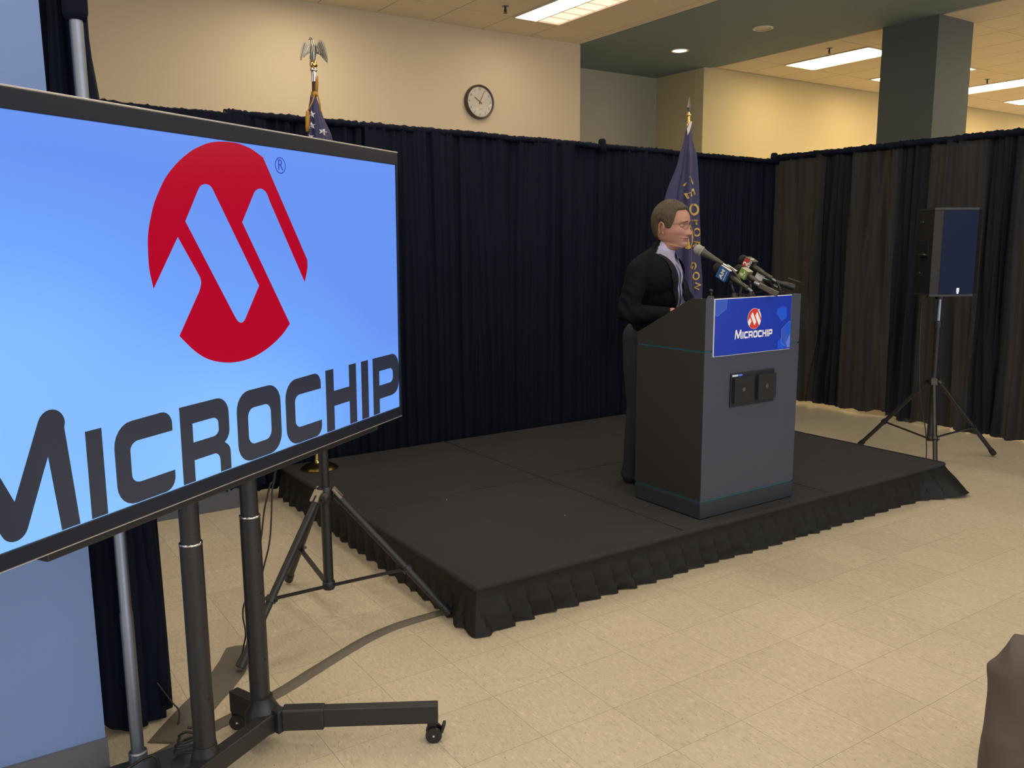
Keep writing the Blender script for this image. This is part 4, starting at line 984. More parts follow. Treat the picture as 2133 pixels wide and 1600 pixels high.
def person(name, label, origin, J, Hh, headpos, yaw, pitch, pal, roll=0, seated=False, glasses=False, lanyard=False, open_jacket=True):
    t = top(name, label, 'person', origin)
    W = lambda k: Vector(J[k])
    T = Matrix.Translation(Vector(headpos)) @ Matrix.Rotation(radians(yaw), 4, 'Z') @ Matrix.Rotation(radians(pitch), 4, 'Y') @ Matrix.Rotation(radians(roll), 4, 'X')
    hd = make_head(Hh, T)
    pel, chest = W('pelvis'), W('chest'); sl, sr = W('shoulder_l'), W('shoulder_r')
    left = (sl-sr); left.z = 0; left.normalize(); fw = V(left.y, -left.x, 0); up = V(0, 0, 1)
    Rt = Matrix((fw, left, up)).transposed()
    neck = W('neck')
    # body: one object, limbs + torso fused, head grafted at the neck
    sp_ = (chest-pel).normalized()
    def torso(g):
        lo = pel; return [('b', lo, .125*g, .175*g, .12*g, Rt), ('b', lo.lerp(chest, .35), .148*g, .172*g, .14*g, Rt), ('b', lo.lerp(chest, .7), .150*g, .182*g, .15*g, Rt), ('b', chest, .142*g, .192*g, .14*g, Rt),
                ('l', [sr.lerp(chest, .12)+up*.015, chest+up*.075, sl.lerp(chest, .12)+up*.015], [.062*g, .085*g, .062*g]), ('l', [chest+up*.06, neck], [.085*g, .058*g])]
    limbs = []
    for s in 'lr':
        limbs.append(('l', [W('shoulder_'+s), W('elbow_'+s), W('wrist_'+s)], [.052, .040, .027]))
        limbs.append(('l', [W('hip_'+s), W('knee_'+s), W('ankle_'+s)], [.080, .052, .034]))
        wr, hn = W('wrist_'+s), W('hand_'+s); d = (hn-wr).normalized(); sd = (left*(-1 if s == 'l' else 1)); sd = (sd-d*sd.dot(d)).normalized(); u2 = d.cross(sd); u2 = u2 if u2.z > 0 else -u2
        limbs += hand_parts(wr, d, u2, sd, .45)
    b_ = blob(torso(.88)+limbs, .0055, 2)
    hb = hd['head']; me = bpy.data.meshes.new('t'); hb.to_mesh(me); hb.free(); b_.from_mesh(me); bpy.data.meshes.remove(me)
    body = obj('body', b_, [SKIN, LIP, MOUTH], t, smooth=True)
    hair = obj('hair', hd['hair'], pal['hair'], t, smooth=True)
    for e, l, w in hd['eyes']:
        ey = obj('eye', e, [pal['eye_w'], pal['iris']], t, smooth=True); obj('eyelid', l, SKIN, ey, smooth=True); obj('eyebrow', w, pal['hair'], t)
    # trousers and shoes
    tr = [('b', pel-up*.02, .135, .180, .11, Rt)]
    for s in 'lr':
        hp, kn, an = W('hip_'+s), W('knee_'+s), W('ankle_'+s); l_ = (an-kn).normalized()
        tr.append(('l', [hp, hp.lerp(kn, .5), kn, kn+(an-kn)*.25, an-l_*.005, an+l_*.03], [.100, .090, .078, .076, .070, .072] if seated else [.100, .090, .070, .068, .055, .058]))
    b_ = blob(tr, .0085, 3)
    for v in b_.verts:
        q = v.co; v.co += v.normal*(.004*nz(q.x*14, q.y*14, q.z*8)+.006*nz(q.x*5, q.y*5, q.z*11)) if False else v.normal*((.009*(1-2*abs(nz(q.x*9+q.z*7, q.y*9, q.z*3)))+.006*nz(q.x*20, q.y*20, q.z*14)) if seated else .005*nz(q.x*12, q.y*12, q.z*7))
    obj('trousers', b_, pal['trousers'], t, smooth=True)
    for s in 'lr':
        an = W('ankle_'+s); f2 = Vector(J['toe_'+s])-an; f2.z = 0; f2.normalize(); s2 = V(-f2.y, f2.x, 0); R2 = Matrix((f2, s2, up)).transposed(); g = origin[2]
        b_ = blob([('b', V(an.x, an.y, g+.045)-f2*.02, .055, .040, .038, R2), ('b', V(an.x, an.y, g+.035)+f2*.07, .085, .045, .028, R2), ('b', V(an.x, an.y, g+.032)+f2*.13, .055, .043, .026, R2), ('l', [V(an.x, an.y, g+.05), an+up*.01], [.038, .036])], .006, 2)
        for v in b_.verts: v.co.z = max(v.co.z, g+.003)
        obj('shoe', b_, pal['shoe'], t, smooth=True)
    # shirt
    b_ = blob(torso(.99)[:-1]+[('l', [chest+up*.06, neck+fw*.012-up*.006], [.086, .064])]+[('l', [W('shoulder_'+s), W('elbow_'+s), W('wrist_'+s)], [.058, .047, .033]) for s in 'lr'], .0075, 3)
    for v in b_.verts:
        q = v.co; k = .0035*sin(q.z*60+q.x*40)*nz(q.x*6, q.y*6, q.z*6)*2; v.co += fw*k
    shirt = obj('shirt', b_, pal['shirt'], t, smooth=True)
    # jacket, front cut open
    jk = torso(1.07)[:-1]+[('l', [chest+up*.05, neck+fw*.002-up*.012], [.094, .070]), ('b', pel-up*.10, .135, .185, .12, Rt), ('b', pel-up*.18, .128, .182, .10, Rt)] if not seated else torso(1.07)[:-1]
    for s in 'lr':
        S_, E_, Wr = W('shoulder_'+s), W('elbow_'+s), W('wrist_'+s)
        jk.append(('l', [S_, S_.lerp(E_, .5), E_, E_.lerp(Wr, .5), Wr+(Wr-E_).normalized()*.01], [.066, .064, .059, .052, .043]))
    b_ = blob(jk, .0075, 3)
    rnd = random.Random(5)
    for v in b_.verts:
        q = v.co
        cr_ = 0
        for s in 'lr':
            E_ = W('elbow_'+s); dd = (q-E_).length
            cr_ += math.exp(-(dd/.16)**2)*sin((q.z*1.0+q.x*.6-q.y*.4)*95+4*nz(q.x*7, q.y*7, q.z*7))*.0045
        cr_ += .006*nz(q.x*9, q.y*9, q.z*5)+.003*nz(q.x*22, q.y*22, q.z*12)
        n_ = (q-pel.lerp(chest, .5)); n_.z = 0
        if n_.length > 1e-4: v.co += n_.normalized()*cr_
    def vloc(q): r = q-neck; return r.dot(left), r.z, r.dot(fw)
    zb = (pel.z+.06)-neck.z; zt = .02
    def vw(z): tt = (z-zb)/(zt-zb); return .080+.010*max(0, min(1.1, tt)) if z > zb else (.088+.04*min(1, (zb-z)/.3))
    def in_v(f, grow=0):
        c = f.calc_center_median(); y, z, x = vloc(c); ctr = (pel-neck).dot(left)*(-z/max(.01, neck.z-pel.z))+.008*max(0, min(1, -z/.12))
        return (c-(neck+(pel-neck)*(-z/(neck.z-pel.z)))).dot(fw) > .0 and -(vw(z)) < (y-ctr) < vw(z)*1.45
    tree = BVHTree.FromBMesh(b_)
    dele = [f for f in b_.faces if in_v(f)]
    bmesh.ops.delete(b_, geom=dele, context='FACES')
    # straighten the cut edge and give the cloth a thickness
    r = bmesh.ops.extrude_face_region(b_, geom=b_.faces[:])
    nv_ = [v for v in r['geom'] if isinstance(v, bmesh.types.BMVert)]
    for v in nv_: pass
    bmesh.ops.recalc_face_normals(b_, faces=b_.faces)
    jacket = obj('jacket', b_, pal['jacket'], t, smooth=True)
    # lapels draped on the jacket front
    for s in (-1, 1):
        A_, B_, C_ = [], [], []
        n = 22
        for i in range(n+1):
            tt = i/n; z = zb+.02+(zt-.01-zb-.02)*tt; ctr = (pel-neck).dot(left)*(-z/max(.01, neck.z-pel.z))+.008*max(0, min(1, -z/.12)); w = vw(z)
            wid = .050*(tt/.62)**.85 if tt < .62 else (.036 if tt < .67 else .042-.039*(tt-.67)/.33)
            row = []; w = w*1.45 if s > 0 else w
            for yy in (w-.004, w+wid*.5, w+wid):
                o_ = neck+left*(ctr+s*yy)+up*z+fw*.6; h_ = tree.ray_cast(o_, -fw)
                p = h_[0] if h_[0] is not None else (row[-1]-fw*.012 if row else (A_[-1]-fw*.01 if A_ else o_-fw*.5))
                if row and (p-row[-1]).length > .06: p = row[-1]-fw*.012
                row.append(p+fw*.010)
            A_.append(row[0]); B_.append(row[1]+fw*.003); C_.append(row[2])
        b_ = nb(); strip_poly(b_, A_, B_); strip_poly(b_, B_, C_); bmesh.ops.remove_doubles(b_, verts=b_.verts, dist=.0004)
        r = bmesh.ops.extrude_face_region(b_, geom=b_.faces[:]); bmesh.ops.translate(b_, verts=[v for v in r['geom'] if isinstance(v, bmesh.types.BMVert)], vec=-fw*.005)
        bmesh.ops.recalc_face_normals(b_, faces=b_.faces)
        obj('lapel', b_, pal['jacket'], jacket, smooth=True, auto=40)
    # shirt collar: stand band plus two points
    ctr = neck+fw*.016; st2 = W('neck')
    b_ = nb(); n = 36; lo = []; mi_ = []; hi = []
    for i in range(n+1):
        a = radians(16+328*i/n); c, s = cos(a), sin(a); rr = .0625
        back = (1-c)/2
        base = ctr+fw*(c*rr*1.0)+left*(s*rr*.92)+up*(-.004+.030*back-.030*(1-back)); F_ = ((1+c)/2)**9; lo.append(base+fw*(c*.017+.006*F_)+left*(s*.017+(.012*F_ if s > 0 else -.012*F_))-up*(.026+.060*F_)); mi_.append(base+fw*c*.004+left*s*.004+up*.004); hi.append(base-fw*c*.002-left*s*.002+up*.014)
    strip_poly(b_, lo, mi_); strip_poly(b_, mi_, hi); bmesh.ops.remove_doubles(b_, verts=b_.verts, dist=.0003)
    sc_ = obj('collar', b_, pal['collar'], shirt, smooth=True)
    for s in ():
        a0 = ctr+fw*.072+left*(.026*s)-up*.012; 
        P0_ = a0+up*.010; P1_ = ctr+fw*.034+left*(.060*s)+up*.004; P2_ = ctr+fw*.030+left*(.080*s)-up*.030; P3_ = ctr+fw*.080+left*(.052*s)-up*.088; P4_ = ctr+fw*.078+left*(.014*s)-up*.034
        b_ = nb(); plate(b_, [P0_, P1_, P2_, P3_, P4_], fw, .003); bmesh.ops.recalc_face_normals(b_, faces=b_.faces); obj('collar_point', b_, pal['collar'], shirt)
    bb = nb()
    BT = BVHTree.FromPolygons([v.co+ORG[shirt.name] for v in shirt.data.vertices], [p.vertices for p in shirt.data.polygons])
    def onshirt(y, z):
        cc = (pel-neck).dot(left)*(-z/max(.01, neck.z-pel.z)); o_ = neck+left*(cc+y)+up*z+fw*.6; h_ = BT.ray_cast(o_, -fw); return (h_[0] if h_[0] is not None else o_-fw*.48)+fw*.003
    if not seated:
        for k in range(5):
            p = onshirt(0, -.10-.075*k); b_ = nb(); lathe(b_, p-fw*.0005, [(.0055, 0), (.0055, .0015), (.003, .002)], ax=fw, seg=12); obj('button', b_, pal['button'], shirt)
        b_ = nb(); strip_poly(b_, [onshirt(-.012, -.07-.02*k) for k in range(20)], [onshirt(.012, -.07-.02*k)+fw*.001 for k in range(20)]); obj('placket', b_, pal['shirt'], shirt, smooth=True)
    if lanyard:
        for s in (-1, 1):
            b_ = nb(); A_ = []; B_ = []
            for k in range(16):
                tt = k/15; y = s*(.036*(1-tt)**.8+.003); z = -.045-.285*tt; p = onshirt(y, z)+fw*.004; A_.append(p-left*.0026-fw*.002); B_.append(p+left*.0026-fw*.002)
            strip_poly(b_, A_, B_); r = bmesh.ops.extrude_face_region(b_, geom=b_.faces[:]); bmesh.ops.translate(b_, verts=[v for v in r['geom'] if isinstance(v, bmesh.types.BMVert)], vec=fw*.002)
            obj('lanyard', b_, pal['lanyard'], t, smooth=False, label='dark blue patterned lanyard')
        p = onshirt(.0, -.365)+fw*.012; b_ = nb(); ball(b_, p, .006, .024, .034, 16, 10, Rt); bd_ = obj('badge_reel', b_, pal['jacket'], t, smooth=True); b_ = nb(); ball(b_, p+fw*.003, .006, .015, .022, 16, 10, Rt); obj('badge_face', b_, M['white'], bd_, smooth=True, label='white oval badge')
    if glasses:
        gm_ = mat('wire_rim', (.16, .13, .11), .35, .6, vary=.03)
        def g2w(p): return T @ (V(*p)*Hh)
        gl = None
        for s in (-1, 1):
            rim = []
            for k in range(25):
                a = 2*pi*k/24; rim.append(g2w((.425-.035*abs(cos(a))*(1 if cos(a)*1 > 0 else .1)-.012, s*(.150+.112*math.copysign(abs(cos(a))**.7, cos(a))), -.030+.064*math.copysign(abs(sin(a))**.75, sin(a)))))
            b_ = nb(); tube(b_, rim, .0008, 6, caps=False)
            tube(b_, [g2w((.385, s*.245, .018)), g2w((.33, s*.300, .022)), g2w((.10, s*.332, .020)), g2w((-.06, s*.338, .018)), g2w((-.13, s*.335, -.03))], .0014, 6)
            if gl is None:
                gl = obj('glasses', b_, gm_, t, smooth=True)
                b2_ = nb(); tube(b2_, [g2w((.430, -.055, .0)), g2w((.455, 0, .016)), g2w((.430, .055, .0))], .0012, 6); obj('bridge', b2_, gm_, gl, smooth=True)
            else: obj('rim', b_, gm_, gl, smooth=True)
            b_ = nb(); b_.faces.new([b_.verts.new(p) for p in rim[:-1]])
            obj('lens', b_, GL, gl)
    return t
GL = bpy.data.materials.new('thin_lens'); GL.use_nodes = True; N = GL.node_tree.nodes; L = GL.node_tree.links
_tr = N.new('ShaderNodeBsdfTransparent'); _tr.inputs[0].default_value = (.93, .94, .95, 1); _gl = N.new('ShaderNodeBsdfGlossy'); _gl.inputs['Roughness'].default_value = .03
_mx = N.new('ShaderNodeMixShader'); _mx.inputs[0].default_value = .05; L.new(_tr.outputs[0], _mx.inputs[1]); L.new(_gl.outputs[0], _mx.inputs[2]); L.new(_mx.outputs[0], N['Material Output'].inputs[0])
HAIRM = mat('brown_hair', (.070, .052, .034), .55, bump=.6, bscale=220, vary=.35, vscale=120, spec=.3)
pal = dict(hair=HAIRM, eye_w=mat('eye_white', (.6, .56, .52), .3, vary=.02), iris=mat('iris_dark', (.03, .025, .02), .2, vary=.02), trousers=mat('navy_trousers', (.010, .011, .016), .8, vary=.1),
           shoe=mat('black_leather', (.01, .01, .01), .3, vary=.05), shirt=mat('lavender_shirt', (.40, .38, .60), .75, vary=.04, vscale=40), collar=mat('lavender_collar', (.30, .285, .42), .75, vary=.03), jacket=mat('navy_jacket', (.0080, .0095, .0165), .8, bump=.25, bscale=350, vary=.12, vscale=60, spec=.25),
           button=mat('shirt_button', (.6, .6, .7), .3, vary=.02), lanyard=mat('lanyard_navy', (.02, .025, .09), .6, vary=.5, vscale=160))
J1 = dict(pelvis=(3.465, 3.675, 1.13), chest=(3.387, 3.578, 1.425), neck=(3.392, 3.538, 1.572), shoulder_r=(3.205, 3.520, 1.462), shoulder_l=(3.570, 3.665, 1.455), elbow_r=(3.135, 3.54, 1.225), wrist_r=(3.235, 3.335, 1.225), hand_r=(3.28, 3.24, 1.26),
          elbow_l=(3.66, 3.60, 1.22), wrist_l=(3.58, 3.37, 1.215), hand_l=(3.55, 3.27, 1.24), hip_l=(3.54, 3.73, 1.07), hip_r=(3.36, 3.68, 1.07), knee_l=(3.55, 3.70, .66), knee_r=(3.345, 3.655, .66), ankle_l=(3.56, 3.75, .28), ankle_r=(3.33, 3.70, .28), toe_l=(3.60, 3.60, .22), toe_r=(3.35, 3.55, .22))
person('person', 'man in dark jacket, lavender open-collar shirt and glasses speaking behind the lectern', (3.45, 3.71, .20), J1, .243, (3.412, 3.485, 1.702), -70, 0, pal, roll=0, glasses=True, lanyard=True)
pal2 = dict(pal); pal2.update(trousers=mat('taupe_trousers', (.100, .080, .072), .85, bump=.3, bscale=500, vary=.15, vscale=9), jacket=mat('grey_jacket', (.08, .08, .09), .8, vary=.1), shirt=mat('white_shirt', (.6, .6, .6), .7, vary=.03), collar=mat('white_collar', (.6, .6, .6), .7, vary=.03))
J2 = dict(pelvis=(2.52, .52, .55), chest=(2.50, .47, .86), neck=(2.50, .49, 1.03), shoulder_l=(2.32, .46, .95), shoulder_r=(2.68, .48, .95), elbow_l=(2.28, .55, .72), elbow_r=(2.73, .57, .72), wrist_l=(2.40, .76, .68), wrist_r=(2.62, .78, .68), hand_l=(2.42, .85, .66), hand_r=(2.60, .87, .66),
          hip_l=(2.40, .54, .52), hip_r=(2.62, .54, .52), knee_l=(2.30, 1.00, .488), knee_r=(2.70, .98, .50), ankle_l=(2.275, 1.0, .10), ankle_r=(2.72, .98, .10), toe_l=(2.32, 1.15, .03), toe_r=(2.74, 1.13, .03))
person('person', 'seated person with only a taupe-trousered knee in view at the lower right', (2.52, .60, 0), J2, .235, (2.50, .54, 1.17), 92, 3, pal2, seated=True)
ch = top('chair', 'chair under the seated person at the lower right, outside the picture', 'chair', (2.52, .5, 0))
b_ = nb(); box(b_, (2.29, .28, .40), (2.75, .74, .445), bev=.012); obj('seat', b_, M['lam_dark'], ch)
b_ = nb(); box(b_, (2.29, .255, .60), (2.75, .285, .95), bev=.01); obj('backrest', b_, M['lam_dark'], ch)
for x in (2.31, 2.73):
    for y in (.29, .72):
        b_ = nb(); tube(b_, [(x, y, 0), (x, y, .40)], .011, 10); obj('leg', b_, M['alu'], ch)
    b_ = nb(); tube(b_, [(x, .27, .40), (x, .27, .92)], .011, 10); obj('back_post', b_, M['alu'], ch)
# ------------------------------------------------------------------ microphones on the lectern
AX = V(.10, -.87, -.48).normalized()          # from foam head to tail
E3 = V(AX.y, -AX.x, 0).normalized()*-1        # horizontal, to the right
E2 = AX.cross(E3)                              # downwards
if E2.z > 0: E2 = -E2
FOAM = mat('black_foam', (.018, .018, .018), .95, bump=.8, bscale=500, vary=.2)
DKM = mat('mic_body_dark', (.06, .055, .045), .35, .5, vary=.05)
def news_mic(c, a, label, side_m, top_m, dark_m, texts, foam_r=.029, body_r=.013, blen=.13, tailm=None):
    c = Vector(c); t = top('news_microphone', label, 'microphone', tuple(c))
    b_ = nb(); obox(b_, c, AX, E2, E3, a, a, a, bev=.002); cube = obj('flag_cube', b_, dark_m, t)
    b_ = nb(); obox(b_, c-E3*(a/2+.0004), AX, E2, E3, a*.99, a*.99, .0008); fc = obj('flag_face', b_, side_m, cube)
    b_ = nb(); obox(b_, c-E2*(a/2+.0004), AX, E2, E3, a*.99, .0008, a*.99); obj('flag_face', b_, top_m, cube)
    h = c-AX*(a/2+foam_r*.65); b_ = nb(); R_ = Matrix((AX, E2, E3)).transposed(); ball(b_, h, foam_r*1.15, foam_r, foam_r, 20, 14, R_)
    obj('foam_windscreen', b_, FOAM, t, smooth=True)
    s = c+AX*a/2; b_ = nb(); lathe(b_, s, [(body_r*1.1, 0), (body_r*1.1, blen*.45), (body_r*.9, blen*.5), (body_r*.85, blen*.8), (body_r*.95, blen*.82), (body_r*.95, blen*.9)], ax=AX, seg=20); obj('handle', b_, DKM, t, smooth=True, auto=35)
    b_ = nb(); lathe(b_, s+AX*blen*.9, [(body_r*.55, 0), (body_r*.6, .004), (body_r*.55, .032)], ax=AX, seg=16); obj('plug', b_, tailm or M['alu'], t, smooth=True, auto=35)
    for (txt, size, ox, oy, m, sx) in texts:
        text_shape('lettering', txt, size, c-E3*(a/2+.0010)+AX*ox+E2*oy, -E2, -AX, m, fc, th=.0002, sx=sx, bold=.03)
    # cable dropping to the floor inside the lectern
    e = s+AX*(blen+.02); b_ = nb(); tube(b_, [e, e+AX*.02-V(0, 0, .01), V(e.x, 3.02, 1.345), V(e.x-.02, 3.10, 1.325)], .003, 6); obj('cable', b_, M['black'], t, smooth=True)
    return t
blue = mat('flag_blue', (.01, .10, .33), .35, vary=.05); wht = mat('flag_white', (.62, .62, .68), .4, vary=.1, vscale=90); navy = mat('flag_navy', (.012, .02, .06), .4, vary=.05)
grn = mat('flag_green', (.19, .34, .06), .4, vary=.08, vscale=60); redf = mat('flag_red', (.42, .03, .02), .35, vary=.1, vscale=60); brn = mat('flag_brown', (.16, .13, .09), .4, vary=.1); tan_ = mat('flag_bronze', (.10, .085, .06), .4, vary=.1)
n1 = news_mic((3.415, 3.085, 1.447), .066, 'news microphone with a blue and white AM flag cube', blue, wht, navy, [('AM', .030, -.002, .002, M['white'], 1.15)], foam_r=.030)
text_shape('lettering', 'NORTHWEST', .0085, V(3.415, 3.085, 1.447)-E3*(.0335+.0006)+AX*.020, -E2, -AX, M['white'], n1.children[0], th=.0002)
text_shape('lettering', 'AM', .022, V(3.415, 3.085, 1.447)-E2*(.0335+.0006), E3, -AX, blue, n1.children[0], th=.0002)
n2 = news_mic((3.572, 3.095, 1.443), .048, 'news microphone with a green flag cube marked 8', grn, mat('flag_pale', (.35, .36, .30), .4, vary=.1), brn, [('8', .028, -.004, .006, M['white'], 1.0), ('kgw', .013, .004, -.010, M['white'], 1.0), ('.com', .008, .015, .004, M['white'], 1.0)], foam_r=.027, blen=.085)
n3 = news_mic((3.742, 3.215, 1.490), .056, 'news microphone with a black and red flag cube marked 2', M['black'], tan_, M['black'], [], foam_r=.026, blen=.15)
b_ = nb(); C3 = V(3.742, 3.215, 1.490); obox(b_, C3-E3*.0288-AX*.008, AX, E2, E3, .034, .054, .0008); obj('red_panel', b_, redf, n3)
text_shape('lettering', '2', .040, C3-E3*.0294-AX*.006+E2*.002, -E2, -AX, M['white'], n3, th=.0002, bold=.03)
text_shape('lettering', 'KATU', .022, C3-E3*.0290+AX*.018, -E2, -AX, M['white'], n3, th=.0002, sx=.92, bold=.04)
b_ = nb(); obox(b_, C3-E2*.0292+E3*.004, AX, E2, E3, .008, .0006, .034); obj('white_label', b_, M['white'], n3)
n4 = news_mic((3.785, 3.165, 1.420), .048, 'news microphone with a white flag cube low among the others', M['white'], M['white'], wht, [('FOX', .012, -.004, 0, mat('grey_ink', (.25, .25, .35), .5, vary=.02), 1.0)] if False else [], foam_r=.020, blen=.07)
# plug-on transmitter hanging over the sign
tr_ = top('transmitter', 'boxy plug-on wireless transmitter hanging over the sign top edge', 'transmitter', (3.575, 2.95, 1.355))
p0, p1 = V(3.560, 2.990, 1.386), V(3.605, 2.905, 1.340); d = (p1-p0).normalized(); s_ = d.cross(V(0, 0, 1)).normalized(); u_ = s_.cross(d)
b_ = nb(); obox(b_, (p0+p1)/2, d, s_, u_, (p1-p0).length, .030, .026, bev=.003); obj('case', b_, mat('transmitter_bronze', (.09, .08, .065), .35, .4, vary=.05), tr_)
b_ = nb(); obox(b_, (p0+p1)/2+u_*.0135-d*.012, d, s_, u_, .024, .016, .001); obj('display', b_, M['black'], tr_)
b_ = nb(); lathe(b_, p0-d*.03, [(.009, 0), (.012, .012), (.012, .031)], ax=d, seg=16); obj('connector', b_, M['alu'], tr_)
# lectern microphone on a gooseneck
gm2 = top('lectern_microphone', 'ball-head microphone with silver grille on the lectern gooseneck, nearest the speaker', 'microphone', (3.50, 3.06, 1.33))
h0, h1 = V(3.242, 3.12, 1.572), V(3.312, 3.035, 1.507); d = (h1-h0).normalized()
b_ = nb(); ball(b_, h0, .0255, u=24, v=16); lathe(b_, h0+d*.012, [(.0255, 0), (.0262, .002), (.0262, .006), (.0235, .009)], ax=d, seg=28); obj('grille_ball', b_, mat('silver_mesh', (.48, .47, .42), .45, .5, bump=.8, bscale=900, vary=.1), gm2, smooth=True)
b_ = nb(); lathe(b_, h0+d*.020, [(.0225, 0), (.0165, .03), (.0125, .085), (.011, .098), (.0095, .108)], ax=d, seg=24); lathe(b_, h0+d*.128, [(.0105, 0), (.0105, .012)], ax=d, seg=18); obj('body', b_, mat('mic_grey', (.06, .058, .05), .35, .3, vary=.05), gm2, smooth=True, auto=35)
b_ = nb(); tube(b_, [h0+d*.135, h1+d*.03, V(3.375, 3.02, 1.477), V(3.42, 3.03, 1.452), V(3.47, 3.045, 1.42), V(3.495, 3.055, 1.38), V(3.50, 3.06, 1.318)], .0058, 12); obj('gooseneck', b_, M['chrome'], gm2, smooth=True)
b_ = nb(); lathe(b_, (3.50, 3.045, 1.318), [(.022, 0), (.022, .006), (.010, .012)], seg=20); obj('flange', b_, M['blackm'], gm2)
# black stick microphone lying to the right
bm_ = top('stick_microphone', 'black handheld microphone lying towards the right lectern corner', 'microphone', (3.84, 3.02, 1.38))
p0, p1 = V(3.775, 3.09, 1.400), V(3.862, 2.990, 1.360); d = (p1-p0).normalized()
b_ = nb(); lathe(b_, p0, [(.006, 0), (.010, .01), (.012, .05), (.017, .075), (.019, .115), (.016, .128)], ax=d, seg=20); obj('handle', b_, M['blackm'], bm_, smooth=True, auto=40)
b_ = nb(); lathe(b_, p0-d*.045, [(.009, 0), (.009, .03), (.006, .045)], ax=d, seg=14); obj('plug', b_, M['alu'], bm_, smooth=True, auto=40)
b_ = nb(); tube(b_, [p0+d*.04+V(0, 0, .012), V(3.81, 3.05, 1.345), V(3.80, 3.04, 1.322)], .006, 8); obj('clip', b_, M['blackm'], bm_, smooth=True)
b_ = nb(); tube(b_, [V(3.80, 3.0, 1.415), V(3.86, 2.98, 1.395), V(3.885, 2.975, 1.388)], .004, 8); obj('antenna', b_, M['black'], bm_, smooth=True)
# small desk clamp / stand feet on the top
for i, (x, y, s, lb) in enumerate(((3.322, 3.10, 1.0, 'small black desk microphone stand near the speaker on the lectern top'), (3.43, 3.04, .7, 'small black microphone clamp below the blue flag cube'), (3.565, 3.045, .7, 'small black microphone clamp below the green flag cube'), (3.74, 3.05, .7, 'small black microphone clamp below the white flag cube'))):
    t = top('microphone_stand', lb, 'stand', (x, y, 1.32)); z0 = 1.319 if i else 1.305
    b_ = nb(); lathe(b_, (x, y, z0), [(.030*s, 0), (.030*s, .006), (.022*s, .018), (.014*s, .030)], seg=20); obj('base', b_, M['black'], t, smooth=True, auto=40)
    tops = (z0+.055, 1.405, 1.40, 1.385)[i]; yt = (y, 3.06, 3.06, 3.14)[i]; xt = (x, 3.42, 3.572, 3.77)[i]
    b_ = nb(); tube(b_, [(x, y, z0+.02), (xt, yt, tops)], .006, 10); obj('stem', b_, M['blackm'], t, smooth=True)
    b_ = nb(); ball(b_, (xt, yt, tops), .011, u=12, v=8); obj('joint', b_, M['blackm'], t, smooth=True)

# ------------------------------------------------------------------ flags
def flag_cloth(c, prof, seed, nang=84, folds=6, dz=.02, lean=(0, 0)):
    """hanging furled flag: prof = list of (z, left half-width, right half-width, depth)"""
    b_ = nb(); z1, z0 = prof[0][0], prof[-1][0]; n = int((z1-z0)/dz); rows = []
    Rv = V(_R.x, _R.y, 0).normalized(); Dv = V(-Rv.y, Rv.x, 0)
    L_ = [(p[0], p[1]) for p in prof]; R_ = [(p[0], p[2]) for p in prof]; D_ = [(p[0], p[3]) for p in prof]
    for i in range(n+1):
        z = z1+(z0-z1)*i/n; row = []; wl, wr, dp = interp(L_, z), interp(R_, z), interp(D_, z); g = min(1, i/10)
        for k in range(nang):
            a = 2*pi*k/nang; f = 1+.17*g*sin(folds*a+seed+1.2*nz(z*1.5, seed))+.10*g*sin((folds*2+1)*a+2*nz(z, seed+4))+.05*nz(cos(a)*3, z*4, seed)
            x = cos(a)*(wr if cos(a) > 0 else wl)*f; y = sin(a)*dp*f
            row.append(b_.verts.new(V(c[0]+lean[0]*(z-z0), c[1]+lean[1]*(z-z0), z)+Rv*x+Dv*y))
        rows.append(row)
    for i in range(n):
        for k in range(nang): b_.faces.new((rows[i][k], rows[i][(k+1) % nang], rows[i+1][(k+1) % nang], rows[i+1][k]))
    b_.faces.new(rows[0][::-1]); b_.faces.new(rows[-1]); return b_
Rv = V(_R.x, _R.y, 0).normalized(); Dv = V(-Rv.y, Rv.x, 0)    # in the plane facing the audience corner
# national flag
f1 = top('national_flag', 'star-spangled national flag on a wooden pole topped by a brass eagle', 'flag', (1.925, 5.09, SZ))
pb0, pt0 = V(1.925, 5.09, SZ), V(1.995, 5.08, 2.62)
b_ = nb(); lathe(b_, pb0, [(.115, 0), (.118, .006), (.105, .016), (.100, .020), (.070, .034), (.040, .046), (.028, .070), (.024, .11), (.022, .115)], seg=40); obj('base', b_, M['brass'], f1, smooth=True, auto=50)
b_ = nb(); tube(b_, [pb0+V(0, 0, .10), pb0.lerp(pt0, .5), pt0-V(0, 0, .0)], .0135, 16); obj('pole', b_, mat('dark_wood', (.07, .035, .02), .35, vary=.2, vscale=30), f1, smooth=True)
b_ = nb(); lathe(b_, pt0-V(0, 0, .045), [(.015, 0), (.016, .004), (.016, .06), (.021, .064), (.021, .075), (.017, .08)], seg=20); obj('ferrule', b_, M['chrome'], f1, smooth=True, auto=40)
e0 = pt0+V(0, 0, .035)
b_ = nb(); ball(b_, e0+V(0, 0, .02), .024, u=20, v=14); eg = obj('globe', b_, M['brass'], f1, smooth=True)
egm = mat('aged_brass', (.30, .29, .26), .25, .9, vary=.25, vscale=60)
b_ = blob([('l', [e0+V(0, 0, .045), e0+V(0, 0, .085), e0+V(0, 0, .125)+Rv*.002, e0+V(0, 0, .155)-Rv*.002, e0+V(0, 0, .168)-Rv*.012], [.012, .020, .016, .0095, .008]), ('l', [e0+V(0, 0, .168)-Rv*.012, e0+V(0, 0, .160)-Rv*.024], [.005, .002]), ('l', [e0+V(0, 0, .07)-Rv*.01+Dv*.01, e0+V(0, 0, .03)-Rv*.018+Dv*.01], [.013, .006])], .0025, 2)
ea = obj('eagle_body', b_, egm, f1, smooth=True)
